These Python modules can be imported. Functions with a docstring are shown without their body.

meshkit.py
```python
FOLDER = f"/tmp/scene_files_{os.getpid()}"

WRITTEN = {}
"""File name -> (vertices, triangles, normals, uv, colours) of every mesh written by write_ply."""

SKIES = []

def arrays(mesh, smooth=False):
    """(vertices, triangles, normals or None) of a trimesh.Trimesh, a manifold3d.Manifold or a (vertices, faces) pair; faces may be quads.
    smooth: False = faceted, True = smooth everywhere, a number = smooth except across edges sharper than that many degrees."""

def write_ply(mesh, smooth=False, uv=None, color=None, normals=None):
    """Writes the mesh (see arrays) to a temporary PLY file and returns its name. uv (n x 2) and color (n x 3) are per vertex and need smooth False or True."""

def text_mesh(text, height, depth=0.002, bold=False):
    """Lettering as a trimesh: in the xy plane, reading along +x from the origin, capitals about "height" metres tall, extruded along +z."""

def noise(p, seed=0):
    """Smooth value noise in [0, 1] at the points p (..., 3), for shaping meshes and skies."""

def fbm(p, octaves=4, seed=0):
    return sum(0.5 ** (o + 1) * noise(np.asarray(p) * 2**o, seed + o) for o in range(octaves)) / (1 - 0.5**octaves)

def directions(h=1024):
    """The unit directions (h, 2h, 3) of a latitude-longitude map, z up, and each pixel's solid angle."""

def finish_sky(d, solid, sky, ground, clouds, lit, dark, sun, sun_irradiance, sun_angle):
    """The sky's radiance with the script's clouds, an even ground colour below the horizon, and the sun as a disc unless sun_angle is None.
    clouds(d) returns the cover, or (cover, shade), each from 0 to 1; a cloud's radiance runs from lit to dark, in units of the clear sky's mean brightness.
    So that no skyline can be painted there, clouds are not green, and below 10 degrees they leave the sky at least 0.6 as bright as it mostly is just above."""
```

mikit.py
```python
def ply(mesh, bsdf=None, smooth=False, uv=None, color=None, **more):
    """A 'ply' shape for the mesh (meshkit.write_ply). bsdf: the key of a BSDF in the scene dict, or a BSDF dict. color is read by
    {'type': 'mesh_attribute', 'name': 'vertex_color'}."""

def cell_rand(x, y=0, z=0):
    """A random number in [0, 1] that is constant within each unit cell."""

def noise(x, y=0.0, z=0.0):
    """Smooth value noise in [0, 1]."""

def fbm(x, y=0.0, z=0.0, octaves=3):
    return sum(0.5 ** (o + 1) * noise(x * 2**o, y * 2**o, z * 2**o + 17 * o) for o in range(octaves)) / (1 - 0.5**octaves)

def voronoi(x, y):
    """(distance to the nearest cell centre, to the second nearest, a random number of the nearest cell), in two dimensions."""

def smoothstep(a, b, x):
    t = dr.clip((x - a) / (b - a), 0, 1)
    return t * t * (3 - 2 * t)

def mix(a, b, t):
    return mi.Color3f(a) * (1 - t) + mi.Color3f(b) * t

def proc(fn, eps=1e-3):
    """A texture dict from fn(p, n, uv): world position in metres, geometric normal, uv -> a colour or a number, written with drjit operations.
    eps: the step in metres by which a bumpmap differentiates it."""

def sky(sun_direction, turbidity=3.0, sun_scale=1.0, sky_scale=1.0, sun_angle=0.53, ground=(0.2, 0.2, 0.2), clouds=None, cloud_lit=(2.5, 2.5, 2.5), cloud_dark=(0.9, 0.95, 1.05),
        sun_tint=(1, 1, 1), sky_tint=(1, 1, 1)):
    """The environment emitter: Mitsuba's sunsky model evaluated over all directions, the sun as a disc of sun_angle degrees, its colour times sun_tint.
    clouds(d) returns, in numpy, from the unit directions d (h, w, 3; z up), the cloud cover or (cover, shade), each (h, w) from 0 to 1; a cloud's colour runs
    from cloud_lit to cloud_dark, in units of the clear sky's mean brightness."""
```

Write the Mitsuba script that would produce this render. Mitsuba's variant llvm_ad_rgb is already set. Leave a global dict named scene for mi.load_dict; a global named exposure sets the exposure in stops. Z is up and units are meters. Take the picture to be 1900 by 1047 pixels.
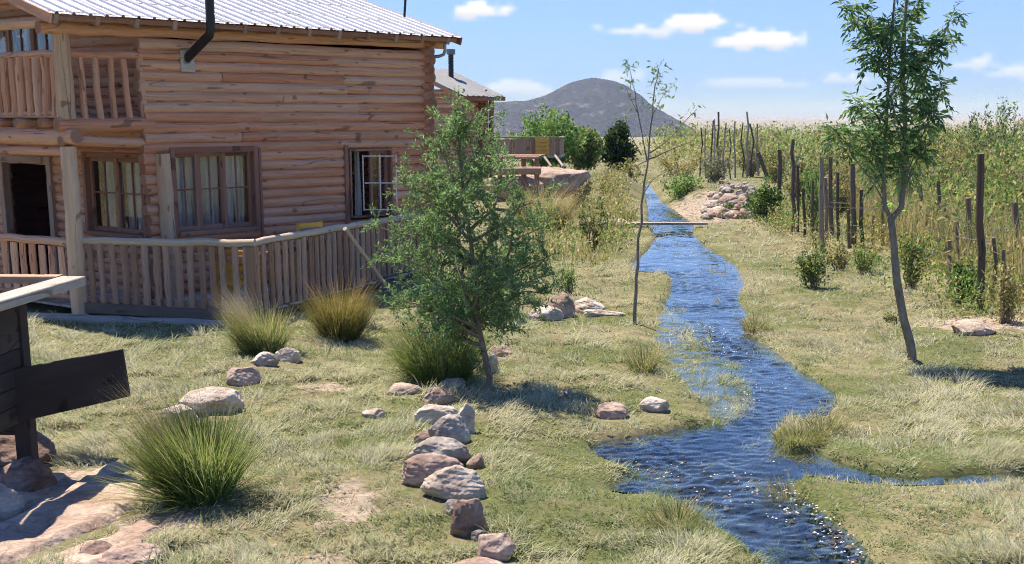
import math, random
import numpy as np, trimesh, shapely
import drjit as dr
import mitsuba as mi
import mikit, meshkit
from mikit import ply, proc, noise, fbm, voronoi, cell_rand, smoothstep, mix

T = mi.ScalarTransform4f
R = np.random.default_rng(7)
random.seed(7)
scene, labels = {'type': 'scene'}, {}

# ------------------------------------------------------------------ camera, sky, exposure
F, CX, CY, YH, H = 2523.0, 950.0, 800.0, 212.0, 2.8       # in pixels of a 1900 x 1047 frame; H = eye height in metres
TH = math.atan((CY - YH) / F)                              # camera pitched down, the frame is cut from the upper part of the lens image
EYE = np.array([0, 0, H])
scene['camera'] = {'type': 'perspective', 'fov': math.degrees(2 * math.atan(950 / F)), 'fov_axis': 'x',
                   'principal_point_offset_x': 0.0, 'principal_point_offset_y': -(CY - 523.5) / 1047,
                   'near_clip': 0.1, 'far_clip': 20000.0,
                   'to_world': T().look_at(origin=[0, 0, H], target=[0, math.cos(TH), H - math.sin(TH)], up=[0, 0, 1]),
                   'medium': {'type': 'ref', 'id': 'haze_air'}}
SUN = np.array([math.sin(math.radians(-46)) * math.cos(math.radians(64)), math.cos(math.radians(-46)) * math.cos(math.radians(64)), math.sin(math.radians(64))])
exposure = 2.55

CLOUDS = [  # azimuth, elevation, half width, half height (degrees), strength
    (-1.3, 4.0, 1.15, .42, 1.0), (5.5, 3.22, 1.5, .30, .75), (7.4, 3.45, 1.3, .42, 1.0), (9.9, 2.75, 1.6, .36, 1.0), (8.0, 4.6, .3, .2, .6),
    (.3, .9, 1.5, .35, .45), (4.2, 1.3, 1.0, .4, .4), (9.8, 1.15, 2.0, .22, .35), (13.6, 1.35, 1.0, .26, .5), (18.3, 1.85, .8, .3, .55), (20.0, 1.5, 1.0, .25, .5),
    (-9, 7.0, 3, 1.0, .8), (24, 6, 3, 1.0, .9), (30, 2.5, 4, .7, .8), (-25, 3, 4, .8, .8), (60, 5, 6, 1.2, .8), (120, 6, 5, 1.2, .8), (-80, 6, 6, 1.4, .8), (180, 6, 7, 1.5, .8)]


def cloud_cover(d):
    az = np.degrees(np.arctan2(d[..., 0], d[..., 1]))
    el = np.degrees(np.arcsin(np.clip(d[..., 2], -1, 1)))
    cover, shade = np.zeros(az.shape), np.zeros(az.shape)
    nz = meshkit.fbm(np.stack([az * 1.5, el * 3.2, az * 0], -1), 4, 3)
    for a, e, w, h, k in CLOUDS:
        x = (az - a + 180) % 360 - 180
        y = el - e
        y = np.where(y < 0, y * 1.7, y)                    # flat undersides
        r = np.sqrt((x / w) ** 2 + (y / h) ** 2)
        c = np.clip((1.1 - r + (nz - .5) * 1.9) * 2.6, 0, 1) * k
        shade = np.where(c > cover, np.clip(.45 - y / h * .7, 0, .8), shade)
        cover = np.maximum(cover, c)
    return cover, shade


scene['sky'] = mikit.sky(SUN.tolist(), turbidity=1.9, clouds=cloud_cover, cloud_lit=(3.4, 3.35, 3.3), cloud_dark=(2.1, 2.15, 2.3), sky_tint=(.535, .60, .785))


# ------------------------------------------------------------------ pixel -> point, keys, labels
def ray(px, py):
    a, b = (px - CX) / F, (CY - py) / F
    return np.array([a, math.cos(TH) + b * math.sin(TH), -math.sin(TH) + b * math.cos(TH)])


def G(px, py, z=0.0):
    d = ray(px, py)
    return EYE + d * ((z - H) / d[2])


def W(px, py, y):
    d = ray(px, py)
    return EYE + d * (y / d[1])


def key(name):
    if name not in scene and name not in labels:
        return name
    k = 1
    while f'{name}_{k:03d}' in scene or f'{name}_{k:03d}' in labels:
        k += 1
    return f'{name}_{k:03d}'


USED = {}


def nkey(name):                                            # fast numbering for names used very often
    k = USED.get(name, -1) + 1
    USED[name] = k
    return name if k == 0 else f'{name}_{k:03d}'


def thing(name, label, cat, group=None, kind=None):
    k = nkey(name)
    labels[k] = {'label': label, 'category': cat}
    if group: labels[k]['group'] = group
    if kind: labels[k]['kind'] = kind
    return k


def put(k, mesh, bsdf, smooth=False, uv=None, color=None):
    if smooth and uv is not None: smooth = True
    scene[k] = ply(mesh, bsdf, smooth=smooth, uv=uv, color=color)
    return k


def part(parent, name, mesh, bsdf, smooth=False, uv=None, color=None, label=None, kind=None):
    k = nkey(parent + '__' + name)
    put(k, mesh, bsdf, smooth, uv, color)
    if label or kind:
        labels[k] = {}
        if label: labels[k]['label'] = label
        if kind: labels[k]['kind'] = kind
    return k


def struct(name, label, cat, mesh, bsdf, **kw):
    k = nkey(name)
    labels[k] = {'label': label, 'category': cat, 'kind': 'structure'}
    return put(k, mesh, bsdf, **kw)


# ------------------------------------------------------------------ mesh helpers (vertices, faces, uv, colour)
class MB:
    def __init__(self):
        self.v, self.f, self.uv, self.c, self.n = [], [], [], [], 0

    def add(self, v, f, uv=None, c=None):
        v = np.asarray(v, float)
        self.v.append(v)
        self.f.append(np.asarray(f, int) + self.n)
        self.uv.append(np.zeros((len(v), 2)) if uv is None else uv)
        self.c.append(np.ones((len(v), 3)) * .5 if c is None else np.broadcast_to(c, (len(v), 3)))
        self.n += len(v)
        return self

    def mesh(self):
        return np.vstack(self.v), np.vstack(self.f)

    def uvs(self):
        return np.vstack(self.uv)

    def cols(self):
        return np.vstack(self.c)


def frame_of(t):
    t = t / np.linalg.norm(t)
    a = np.cross(t, [0, 0, 1.0] if abs(t[2]) < .95 else [1.0, 0, 0])
    a /= np.linalg.norm(a)
    return t, a, np.cross(t, a)


def tube(pts, rad, sides=8, caps=True, wob=0.0, seed=None):
    """tapered tube through pts; returns v, f, uv (u = length, v = turn); caps are separate vertices"""
    p = np.asarray(pts, float)
    n = len(p)
    rad = np.broadcast_to(np.asarray(rad, float), (n,))
    tg = np.gradient(p, axis=0)
    tg /= np.linalg.norm(tg, axis=1, keepdims=True) + 1e-12
    flat = abs(tg[:, 2]).max() < .95
    ref = np.array([0, 0, 1.0]) if flat else np.array([1.0, 0.23, 0])
    a = np.cross(tg, ref); a /= np.linalg.norm(a, axis=1, keepdims=True)
    b = np.cross(tg, a)
    ang = np.arange(sides + 1) * 2 * np.pi / sides + (np.pi / 2 if flat else 0)   # the seam lies underneath or behind
    rr = rad[:, None] * np.ones(sides + 1)
    if wob:
        g = (R if seed is None else np.random.default_rng(seed)).normal(0, wob, (n, sides))
        rr = rr * (1 + np.hstack([g, g[:, :1]]))
    v = p[:, None] + rr[..., None] * (np.cos(ang)[None, :, None] * a[:, None] + np.sin(ang)[None, :, None] * b[:, None])
    L = np.r_[0, np.cumsum(np.linalg.norm(np.diff(p, axis=0), axis=1))]
    uv = np.stack([np.repeat(L[:, None], sides + 1, 1), np.repeat(np.arange(sides + 1)[None] / sides, n, 0)], -1)
    i, j = np.meshgrid(np.arange(n - 1), np.arange(sides), indexing='ij')
    m = sides + 1
    q = np.stack([i * m + j, (i + 1) * m + j, (i + 1) * m + j + 1, i * m + j + 1], -1).reshape(-1, 4)
    f = np.vstack([q[:, [0, 2, 1]], q[:, [0, 3, 2]]])
    v, uv = v.reshape(-1, 3), uv.reshape(-1, 2)
    if caps:
        for e, s in ((0, 1), (n - 1, -1)):
            ring = v[e * m:e * m + sides]
            k = len(v)
            v = np.vstack([v, ring, [p[e]]])
            uv = np.vstack([uv, np.tile([.37, .11], (sides, 1)) + ring[:, :2] * .2, [[.37, .11]]])
            jj = np.arange(sides)
            t3 = np.stack([k + jj, k + (jj + 1) % sides, np.full(sides, k + sides)], -1)
            f = np.vstack([f, t3[:, ::-1] if s > 0 else t3])
    return v, f, uv


SEEDU = [0]


def nu():                                                  # every piece of wood gets a stretch of u of its own (64 m each)
    SEEDU[0] += 1
    return 64.0 * SEEDU[0] + 5


def log_piece(mb, p0, p1, r, sides=12, seg=.35, wob=.012, bow=.006, taper=0.0):
    p0, p1 = np.asarray(p0, float), np.asarray(p1, float)
    n = max(2, int(np.linalg.norm(p1 - p0) / seg) + 1)
    t = np.linspace(0, 1, n)[:, None]
    p = p0 * (1 - t) + p1 * t
    p = p + (R.normal(0, bow, (n, 3)) if n > 2 else 0)
    v, f, uv = tube(p, r * (1 - taper * t[:, 0]) * (1 + R.normal(0, .02, n)), sides, True, wob)
    uv = uv + [nu(), 0]
    mb.add(v, f, uv)
    return mb


def plank(mb, p0, p1, w, h, up=(0, 0, 1), ch=.006, bow=0):
    """chamfered board from p0 to p1, w wide (sideways), h along up"""
    p0, p1, up = (np.asarray(x, float) for x in (p0, p1, up))
    t = (p1 - p0); L = np.linalg.norm(t); t /= L
    s = np.cross(t, up); s /= np.linalg.norm(s)
    k = np.cross(s, t)
    a, b, c = w / 2, h / 2, min(ch, w / 4, h / 4)
    prof = np.array([[-a + c, -b], [a - c, -b], [a, -b + c], [a, b - c], [a - c, b], [-a + c, b], [-a, b - c], [-a, -b + c]])
    per = np.r_[0, np.cumsum(np.linalg.norm(np.diff(np.vstack([prof, prof[:1]]), axis=0), axis=1))]
    v, uv, f = [], [], []
    u0 = nu()
    for j in range(8):
        x, y = prof[j], prof[(j + 1) % 8]
        base = len(v)
        for e, q in ((0, p0), (L, p1)):
            for z, pv in ((x, per[j]), (y, per[j + 1])):
                v.append(q + s * z[0] + k * z[1]); uv.append([u0 + e, pv])
        f += [[base, base + 3, base + 2], [base, base + 1, base + 3]]
    for q, flip in ((p0, False), (p1, True)):
        base = len(v)
        for z in prof:
            v.append(q + s * z[0] + k * z[1]); uv.append([u0 + z[0] * .3, z[1] * .3])
        for j in range(1, 7):
            tri = [base, base + j, base + j + 1]
            f.append(tri if flip else tri[::-1])
    mb.add(v, np.array(f)[:, ::-1], np.array(uv))
    return mb


def one(fn, *a, **k):
    mb = MB()
    fn(mb, *a, **k)
    return mb


def wood(parent, name, mb, bsdf, smooth=False, label=None, kind=None):
    return part(parent, name, mb.mesh(), bsdf, smooth, mb.uvs(), None, label, kind)


# ------------------------------------------------------------------ materials
def rgbmix3(a, b, c, t):
    return mix(mix(a, b, smoothstep(0, .5, t)), c, smoothstep(.5, 1, t))


def wood_fn(a, b, c, grey, streak=1.0):
    def fn(p, n, uv):
        u, v = uv.x, uv.y
        k = dr.floor(u / 64)
        r1, r2 = cell_rand(k, 3), cell_rand(k, 8)
        base = rgbmix3(a, b, c, r1)
        g = fbm(u * 1.3 + r2 * 50, v * 16, k)
        g2 = fbm(u * 7, v * 46, k)
        base = base * (0.72 + .42 * g * streak + .16 * (g2 - .5))
        w = smoothstep(.52, .8, fbm(u * .7 + 9, v * 3, k) + (r2 - .5) * .35)
        base = mix(base, mi.Color3f(grey) * (.75 + .5 * g2), w * .42)
        kn = noise(u * 4.6, v * 9.0, k + 40)
        crack = smoothstep(.022, .006, dr.abs(noise(u * .6, v * 7, k) - .5)) * smoothstep(.45, .6, noise(u * .9, v * 2, k + 5))
        return base * (1 - .5 * smoothstep(.86, .93, kn)) * (1 - .5 * crack)
    return fn


def grain_fn(p, n, uv):
    k = dr.floor(uv.x / 64)
    return fbm(uv.x * 2.2, uv.y * 20, k, 3) + .35 * smoothstep(.03, .0, dr.abs(noise(uv.x * .6, uv.y * 7, k) - .5)) * -1


def wood_bsdf(a, b, c, grey, rough=.75, grain=False):
    if grain:
        return {'type': 'bumpmap', 't': proc(grain_fn, eps=.003), 'scale': .012, 'b': wood_bsdf(a, b, c, grey, rough)}
    return {'type': 'principled', 'base_color': proc(wood_fn(a, b, c, grey)), 'roughness': rough, 'specular': .25}


scene['log_wood'] = wood_bsdf((.60, .275, .155), (.67, .345, .21), (.70, .42, .275), (.58, .41, .30), grain=True)
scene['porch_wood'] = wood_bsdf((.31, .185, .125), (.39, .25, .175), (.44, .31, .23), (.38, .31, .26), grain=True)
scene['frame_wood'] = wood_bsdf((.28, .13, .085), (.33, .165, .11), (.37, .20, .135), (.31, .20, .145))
scene['pale_wood'] = wood_bsdf((.46, .38, .28), (.52, .44, .33), (.56, .48, .38), (.48, .45, .40))
scene['post_wood'] = wood_bsdf((.54, .33, .185), (.60, .40, .245), (.64, .45, .30), (.56, .39, .25), grain=True)
scene['fence_wood'] = wood_bsdf((.10, .075, .058), (.14, .108, .082), (.19, .15, .118), (.19, .17, .15), .85)
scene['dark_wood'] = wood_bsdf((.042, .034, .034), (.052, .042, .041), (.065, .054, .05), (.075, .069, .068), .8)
scene['grey_wood'] = wood_bsdf((.30, .27, .24), (.36, .33, .30), (.42, .39, .36), (.4, .39, .37), .8)
scene['bark'] = {'type': 'principled', 'roughness': .9, 'specular': .1, 'base_color': proc(
    lambda p, n, uv: mix((.15, .115, .085), (.31, .26, .205), fbm(uv.x * 9, uv.y * 7, 3)) * (.7 + .6 * noise(uv.x * 40, uv.y * 22)))}
scene['pale_bark'] = {'type': 'principled', 'roughness': .85, 'specular': .1, 'base_color': proc(
    lambda p, n, uv: mix((.15, .13, .10), (.29, .26, .21), fbm(uv.x * 7, uv.y * 6, 5)) * (.8 + .4 * noise(uv.x * 30, uv.y * 16)))}
scene['foliage'] = {'type': 'principledthin', 'base_color': {'type': 'mesh_attribute', 'name': 'vertex_color'}, 'roughness': .5, 'diff_trans': 1.1, 'eta': 1.4}
scene['dry_blade'] = {'type': 'principledthin', 'base_color': {'type': 'mesh_attribute', 'name': 'vertex_color'}, 'roughness': .7, 'diff_trans': .8, 'eta': 1.3}
scene['roof_metal'] = {'type': 'principled', 'metallic': .75, 'roughness': .42, 'base_color': proc(
    lambda p, n, uv: mix((.52, .55, .60), (.68, .70, .74), fbm(p.x * 1.3, p.y * 1.3, p.z * 4)) * (.9 + .2 * noise(p.x * 9, p.y * 9, p.z * 9)))}
scene['old_metal'] = {'type': 'principled', 'metallic': .55, 'roughness': .55, 'base_color': proc(lambda p, n, uv: mix((.19, .21, .235), (.27, .29, .315), fbm(p.x * 2, p.y * 2, p.z * 4)))}
scene['black_pipe'] = {'type': 'principled', 'base_color': {'type': 'rgb', 'value': (.018, .019, .022)}, 'roughness': .45, 'metallic': .2}
scene['grey_steel'] = {'type': 'principled', 'base_color': {'type': 'rgb', 'value': (.32, .33, .34)}, 'roughness': .4, 'metallic': .7}
scene['white_paint'] = {'type': 'principled', 'base_color': {'type': 'rgb', 'value': (.72, .70, .66)}, 'roughness': .6}
scene['dull_iron'] = {'type': 'principled', 'base_color': {'type': 'rgb', 'value': (.20, .21, .22)}, 'roughness': .5, 'metallic': .4}
scene['yellow_paint'] = {'type': 'principled', 'roughness': .6, 'base_color': proc(
    lambda p, n, uv: mi.Color3f(.62, .36, .055) * (.82 + .3 * fbm(p.x * 6, p.y * 6, p.z * 25)))}
scene['curtain_cloth'] = {'type': 'twosided', 'b': {'type': 'diffuse', 'reflectance': proc(
    lambda p, n, uv: mi.Color3f(.42, .42, .41) * (.93 + .1 * noise(p.x * 60, p.y * 60, p.z * 60)))}}
scene['pane_glass'] = {'type': 'thindielectric', 'int_ior': 1.5}


def rock_fn(a, b, c):
    def fn(p, n, uv):
        f = fbm(p.x * 4, p.y * 4, p.z * 4, 4)
        base = rgbmix3(a, b, c, smoothstep(.25, .75, f))
        sp = noise(p.x * 60, p.y * 60, p.z * 60)
        vein = smoothstep(.035, 0, dr.abs(fbm(p.x * 3 + 7, p.y * 3, p.z * 7) - .5))
        base = base * (.78 + .4 * sp)
        base = mix(base, base * .55, vein * .6)
        lich = smoothstep(.62, .72, fbm(p.x * 11 + 3, p.y * 11, p.z * 11))
        return mix(base, (.40, .39, .34), lich * .35)
    return fn


def rock_bsdf(a, b, c):
    return {'type': 'bumpmap', 't': proc(lambda p, n, uv: fbm(p.x * 22, p.y * 22, p.z * 22, 4), eps=.004), 'scale': .022,
            'b': {'type': 'principled', 'base_color': proc(rock_fn(a, b, c)), 'roughness': .85, 'specular': .2}}


scene['pale_rock'] = rock_bsdf((.36, .30, .26), (.48, .43, .385), (.58, .545, .50))
scene['pink_rock'] = rock_bsdf((.24, .175, .15), (.36, .275, .24), (.46, .375, .33))
scene['brown_rock'] = rock_bsdf((.13, .09, .078), (.21, .15, .13), (.30, .235, .205))
scene['grey_rock'] = rock_bsdf((.20, .18, .175), (.30, .275, .26), (.42, .395, .37))


# ------------------------------------------------------------------ the stream's outline and the ground
def gp(pts, z=0.0):
    return np.array([G(x, y, z)[:2] for x, y in pts])


LEFT = [(1196, 338), (1194, 360), (1198, 380), (1198, 412), (1210, 438), (1195, 462), (1165, 484), (1172, 502), (1238, 508), (1236, 545), (1196, 575), (1188, 612), (1196, 650), (1232, 700),
        (1268, 745), (1290, 775), (1240, 786), (1175, 797), (1110, 804), (1074, 820), (1092, 838), (1150, 862), (1110, 905), (1160, 915), (1215, 915), (1262, 938), (1330, 985), (1398, 1030), (1425, 1075), (1440, 1150), (1450, 1300), (1450, 1700)]
RIGHT = [(1207, 338), (1232, 372), (1268, 396), (1292, 412), (1292, 432), (1318, 456), (1372, 488), (1388, 520), (1378, 550), (1394, 575), (1390, 605), (1440, 640), (1505, 684), (1558, 720), (1570, 738), (1545, 768),
         (1478, 782), (1500, 800), (1530, 800), (1545, 835), (1610, 856), (1700, 870), (1800, 862), (2100, 856), (2100, 892), (1800, 897), (1700, 901), (1600, 897), (1500, 882), (1485, 896), (1545, 940), (1605, 990), (1655, 1047), (1690, 1100), (1740, 1250), (1800, 1700)]
STREAM = shapely.Polygon(np.vstack([gp(LEFT), gp(RIGHT)[::-1]])).buffer(0)
ISLAND = shapely.Polygon(gp([(1452, 790), (1470, 778), (1505, 782), (1520, 800), (1500, 822), (1462, 822), (1450, 808)]))
STREAM = STREAM.difference(ISLAND)
SHALLOW = shapely.Polygon(gp([(1188, 566), (1240, 556), (1296, 590), (1322, 626), (1368, 680), (1385, 740), (1340, 778), (1290, 780), (1240, 730), (1200, 660)])).buffer(0)
shapely.prepare(STREAM); shapely.prepare(SHALLOW)
WATER_Z = -.052


def sdist(poly, x, y):
    p = shapely.points(np.ravel(x), np.ravel(y))
    return np.where(shapely.contains(poly, p), -1, 1) * shapely.distance(poly.boundary, p)


MOUNDS = [(G(1010, 330)[0], 52.0, 7.0, 5.0, .75), (G(640, 800)[0], G(640, 800)[1], 1.6, 2.0, .07), (G(1345, 385)[0], G(1345, 385)[1] + 3, 2.2, 3.5, .55), (G(1850, 610)[0] + .8, G(1850, 610)[1], 1.6, 1.4, .12),
          (G(480, 690)[0], G(480, 690)[1], .8, 1.6, .09)]


def lump(x, y, f, seed, octv=3):
    return meshkit.fbm(np.stack([x * f, y * f, np.zeros_like(x)], -1), octv, seed) - .5


def ground_z(x, y, sd=None):
    x, y = np.asarray(x, float), np.asarray(y, float)
    if sd is None:
        near = (np.abs(x) < 20) & (y < 75)
        sd = np.full(x.shape, 9.0)
        if near.any():
            sd[near] = sdist(STREAM, x[near], y[near])
    d = np.hypot(x, y)
    near_w = 1 / (1 + (d / 90) ** 2)
    z = (lump(x, y, .35, 5) * .16 + lump(x, y, 1.4, 8) * .085 + lump(x, y, 3.6, 9) * .085) * near_w
    for a, b, w, l, h in MOUNDS:
        z = z + h * np.exp(-((x - a) / w) ** 2 - ((y - b) / l) ** 2)
    bank = np.clip((sd + .02) / .8, 0, 1)
    z = z * bank
    depth = np.clip(-sd / .28, 0, 1)
    sh = sdist(SHALLOW, x, y) if x.size < 400000 else np.full(x.shape, 9.0)
    bed = -.30 + np.clip((.10 - sh.reshape(x.shape)) / .22, 0, 1) * .238
    rim = .0
    z = np.where(sd < 0.02, rim + (bed - rim) * (depth * depth * (3 - 2 * depth)) + lump(x, y, 5, 31) * .03 * depth, z)
    fall = np.clip((d - 75) / 700, 0, 1)
    return z - 30 * fall * fall * (3 - 2 * fall)


def spread(lo, hi, step, far, grow=1.28):
    a = list(np.arange(lo, hi + step / 2, step))
    s = step
    while a[-1] < far:
        s *= grow; a.append(a[-1] + s)
    s, b = step, []
    q = lo
    while q > -far:
        s *= grow; q -= s; b.append(q)
    return np.array(b[::-1] + a)


def grid_mesh(xs, ys):
    X, Y = np.meshgrid(xs, ys)
    Z = ground_z(X, Y)
    i, j = np.meshgrid(np.arange(len(ys) - 1), np.arange(len(xs) - 1), indexing='ij')
    n = len(xs)
    q = np.stack([i * n + j, i * n + j + 1, (i + 1) * n + j + 1, (i + 1) * n + j], -1).reshape(-1, 4)
    return np.stack([X, Y, Z], -1).reshape(-1, 3), q


xs = spread(-6.5, 9.5, .10, 6000)
ys = np.r_[[-6000, -2000, -700, -250, -90, -35, -12, -4, 0, 3], np.arange(6, 26, .095), np.arange(26, 60, .2)]
s_, q_ = .2, ys[-1]
yy = []
while q_ < 9000:
    s_ *= 1.22; q_ += s_; yy.append(q_)
ys = np.r_[ys, yy]

SOIL = [(*G(635, 945)[:2], .26, .62), (*G(590, 1040)[:2], .3, .2), (*G(600, 730)[:2], .3, .35), (*G(1840, 610)[:2], .9, .9), (*G(1320, 395)[:2], 1.6, 3.5), (*G(1000, 325)[:2], 3.5, 3.0), (*G(100, 920)[:2], .9, .9), (*G(290, 970)[:2], .3, .3)]


def ground_col(p, n, uv):
    x, y = p.x, p.y
    a = fbm(x * .8, y * .8, 0, 4)
    b = fbm(x * 5, y * 5, 2, 3)
    c = noise(x * 40, y * 40, 5)
    straw = mix((.10, .095, .055), (.24, .225, .135), b)
    green = mix((.06, .08, .03), (.12, .135, .055), b)
    col = mix(straw, green, smoothstep(.42, .62, a * .6 + b * .4))
    soil = mi.Float(0)
    for sx, sy, wx, wy in SOIL:
        soil = dr.maximum(soil, dr.exp(-dr.square((x - sx) / wx) - dr.square((y - sy) / wy)))
    soil = smoothstep(.32, .62, soil + (b - .5) * .9)
    col = mix(col, mix((.22, .185, .15), (.34, .30, .25), fbm(x * 9, y * 9, 1, 4)), soil)
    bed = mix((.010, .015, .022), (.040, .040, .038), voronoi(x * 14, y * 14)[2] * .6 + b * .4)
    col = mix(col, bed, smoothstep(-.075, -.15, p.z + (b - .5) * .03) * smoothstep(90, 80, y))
    far = smoothstep(120, 400, dr.sqrt(x * x + y * y))
    plain = mix((.13, .135, .07), (.26, .235, .14), fbm(x * .01, y * .004, 3, 4))
    return mix(col, plain, far) * (.75 + .5 * c)


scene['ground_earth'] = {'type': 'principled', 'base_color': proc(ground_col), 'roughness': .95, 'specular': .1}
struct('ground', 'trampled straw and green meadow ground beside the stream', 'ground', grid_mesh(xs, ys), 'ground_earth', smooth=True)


# water: a rippled sheet just above the bed, as wide as the outline and a hand's breadth into the banks
def water_mesh():
    wide = STREAM.buffer(.10)
    shapely.prepare(wide)
    mb = MB()
    for y0, y1, st in ((5.5, 14, .026), (14, 24, .038), (24, 58, .07)):
        xs_ = np.arange(-1.5, 9.5, st); ys_ = np.arange(y0, y1 + st * .5, st)
        X, Y = np.meshgrid(xs_, ys_)
        ok = shapely.contains_xy(wide, X.ravel(), Y.ravel()).reshape(X.shape)
        flow = X * .45 + Y * .9
        warp = lump(X, Y, 1.3, 61, 2)
        amp = .12 + 1.5 * np.clip(lump(X, Y * .7, .8, 66, 2) * 3.6 + .40, 0, 1.3)
        rap = np.exp(-(sdist(shapely.LineString(gp([(1480, 890), (1530, 945), (1600, 1010), (1660, 1090)])).buffer(.01), X, Y).reshape(X.shape) / .22) ** 2) if y0 < 10 else 0
        rap = rap + (np.exp(-(sdist(shapely.LineString(gp([(1390, 640), (1420, 700), (1430, 760), (1400, 820), (1330, 880)])).buffer(.01), X, Y).reshape(X.shape) / .25) ** 2) * .5 if y0 < 20 else 0)
        h = (lump(X * 1.6, Y + warp * 1.5, 4.2, 62, 2) * .019 * (.4 + amp * .7) + lump(X + warp, Y * 1.4, 10.5, 63, 2) * .0115 * amp + lump(X, Y * 1.2, 23, 64, 1) * .0038 * amp + rap * lump(X, Y, 13, 65, 2) * .030) * (1.0 if y0 < 10 else 1.15 if y0 < 20 else 1.35)
        i, j = np.nonzero(ok[:-1, :-1] & ok[1:, :-1] & ok[:-1, 1:] & ok[1:, 1:])
        n = X.shape[1]
        q = np.stack([i * n + j, i * n + j + 1, (i + 1) * n + j + 1, (i + 1) * n + j], -1)
        used, inv = np.unique(q, return_inverse=True)
        V = np.stack([X, Y, WATER_Z + h], -1).reshape(-1, 3)[used]
        q = inv.reshape(q.shape)
        mb.add(V, np.vstack([q[:, [0, 1, 2]], q[:, [0, 2, 3]]]))
    return mb.mesh()


scene['stream_water'] = {'type': 'thindielectric', 'int_ior': 1.23, 'specular_transmittance': {'type': 'rgb', 'value': (.68, .77, .80)}}
struct('stream', 'clear blue rippling stream winding through the meadow', 'stream', water_mesh(), 'stream_water', smooth=True)


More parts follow.
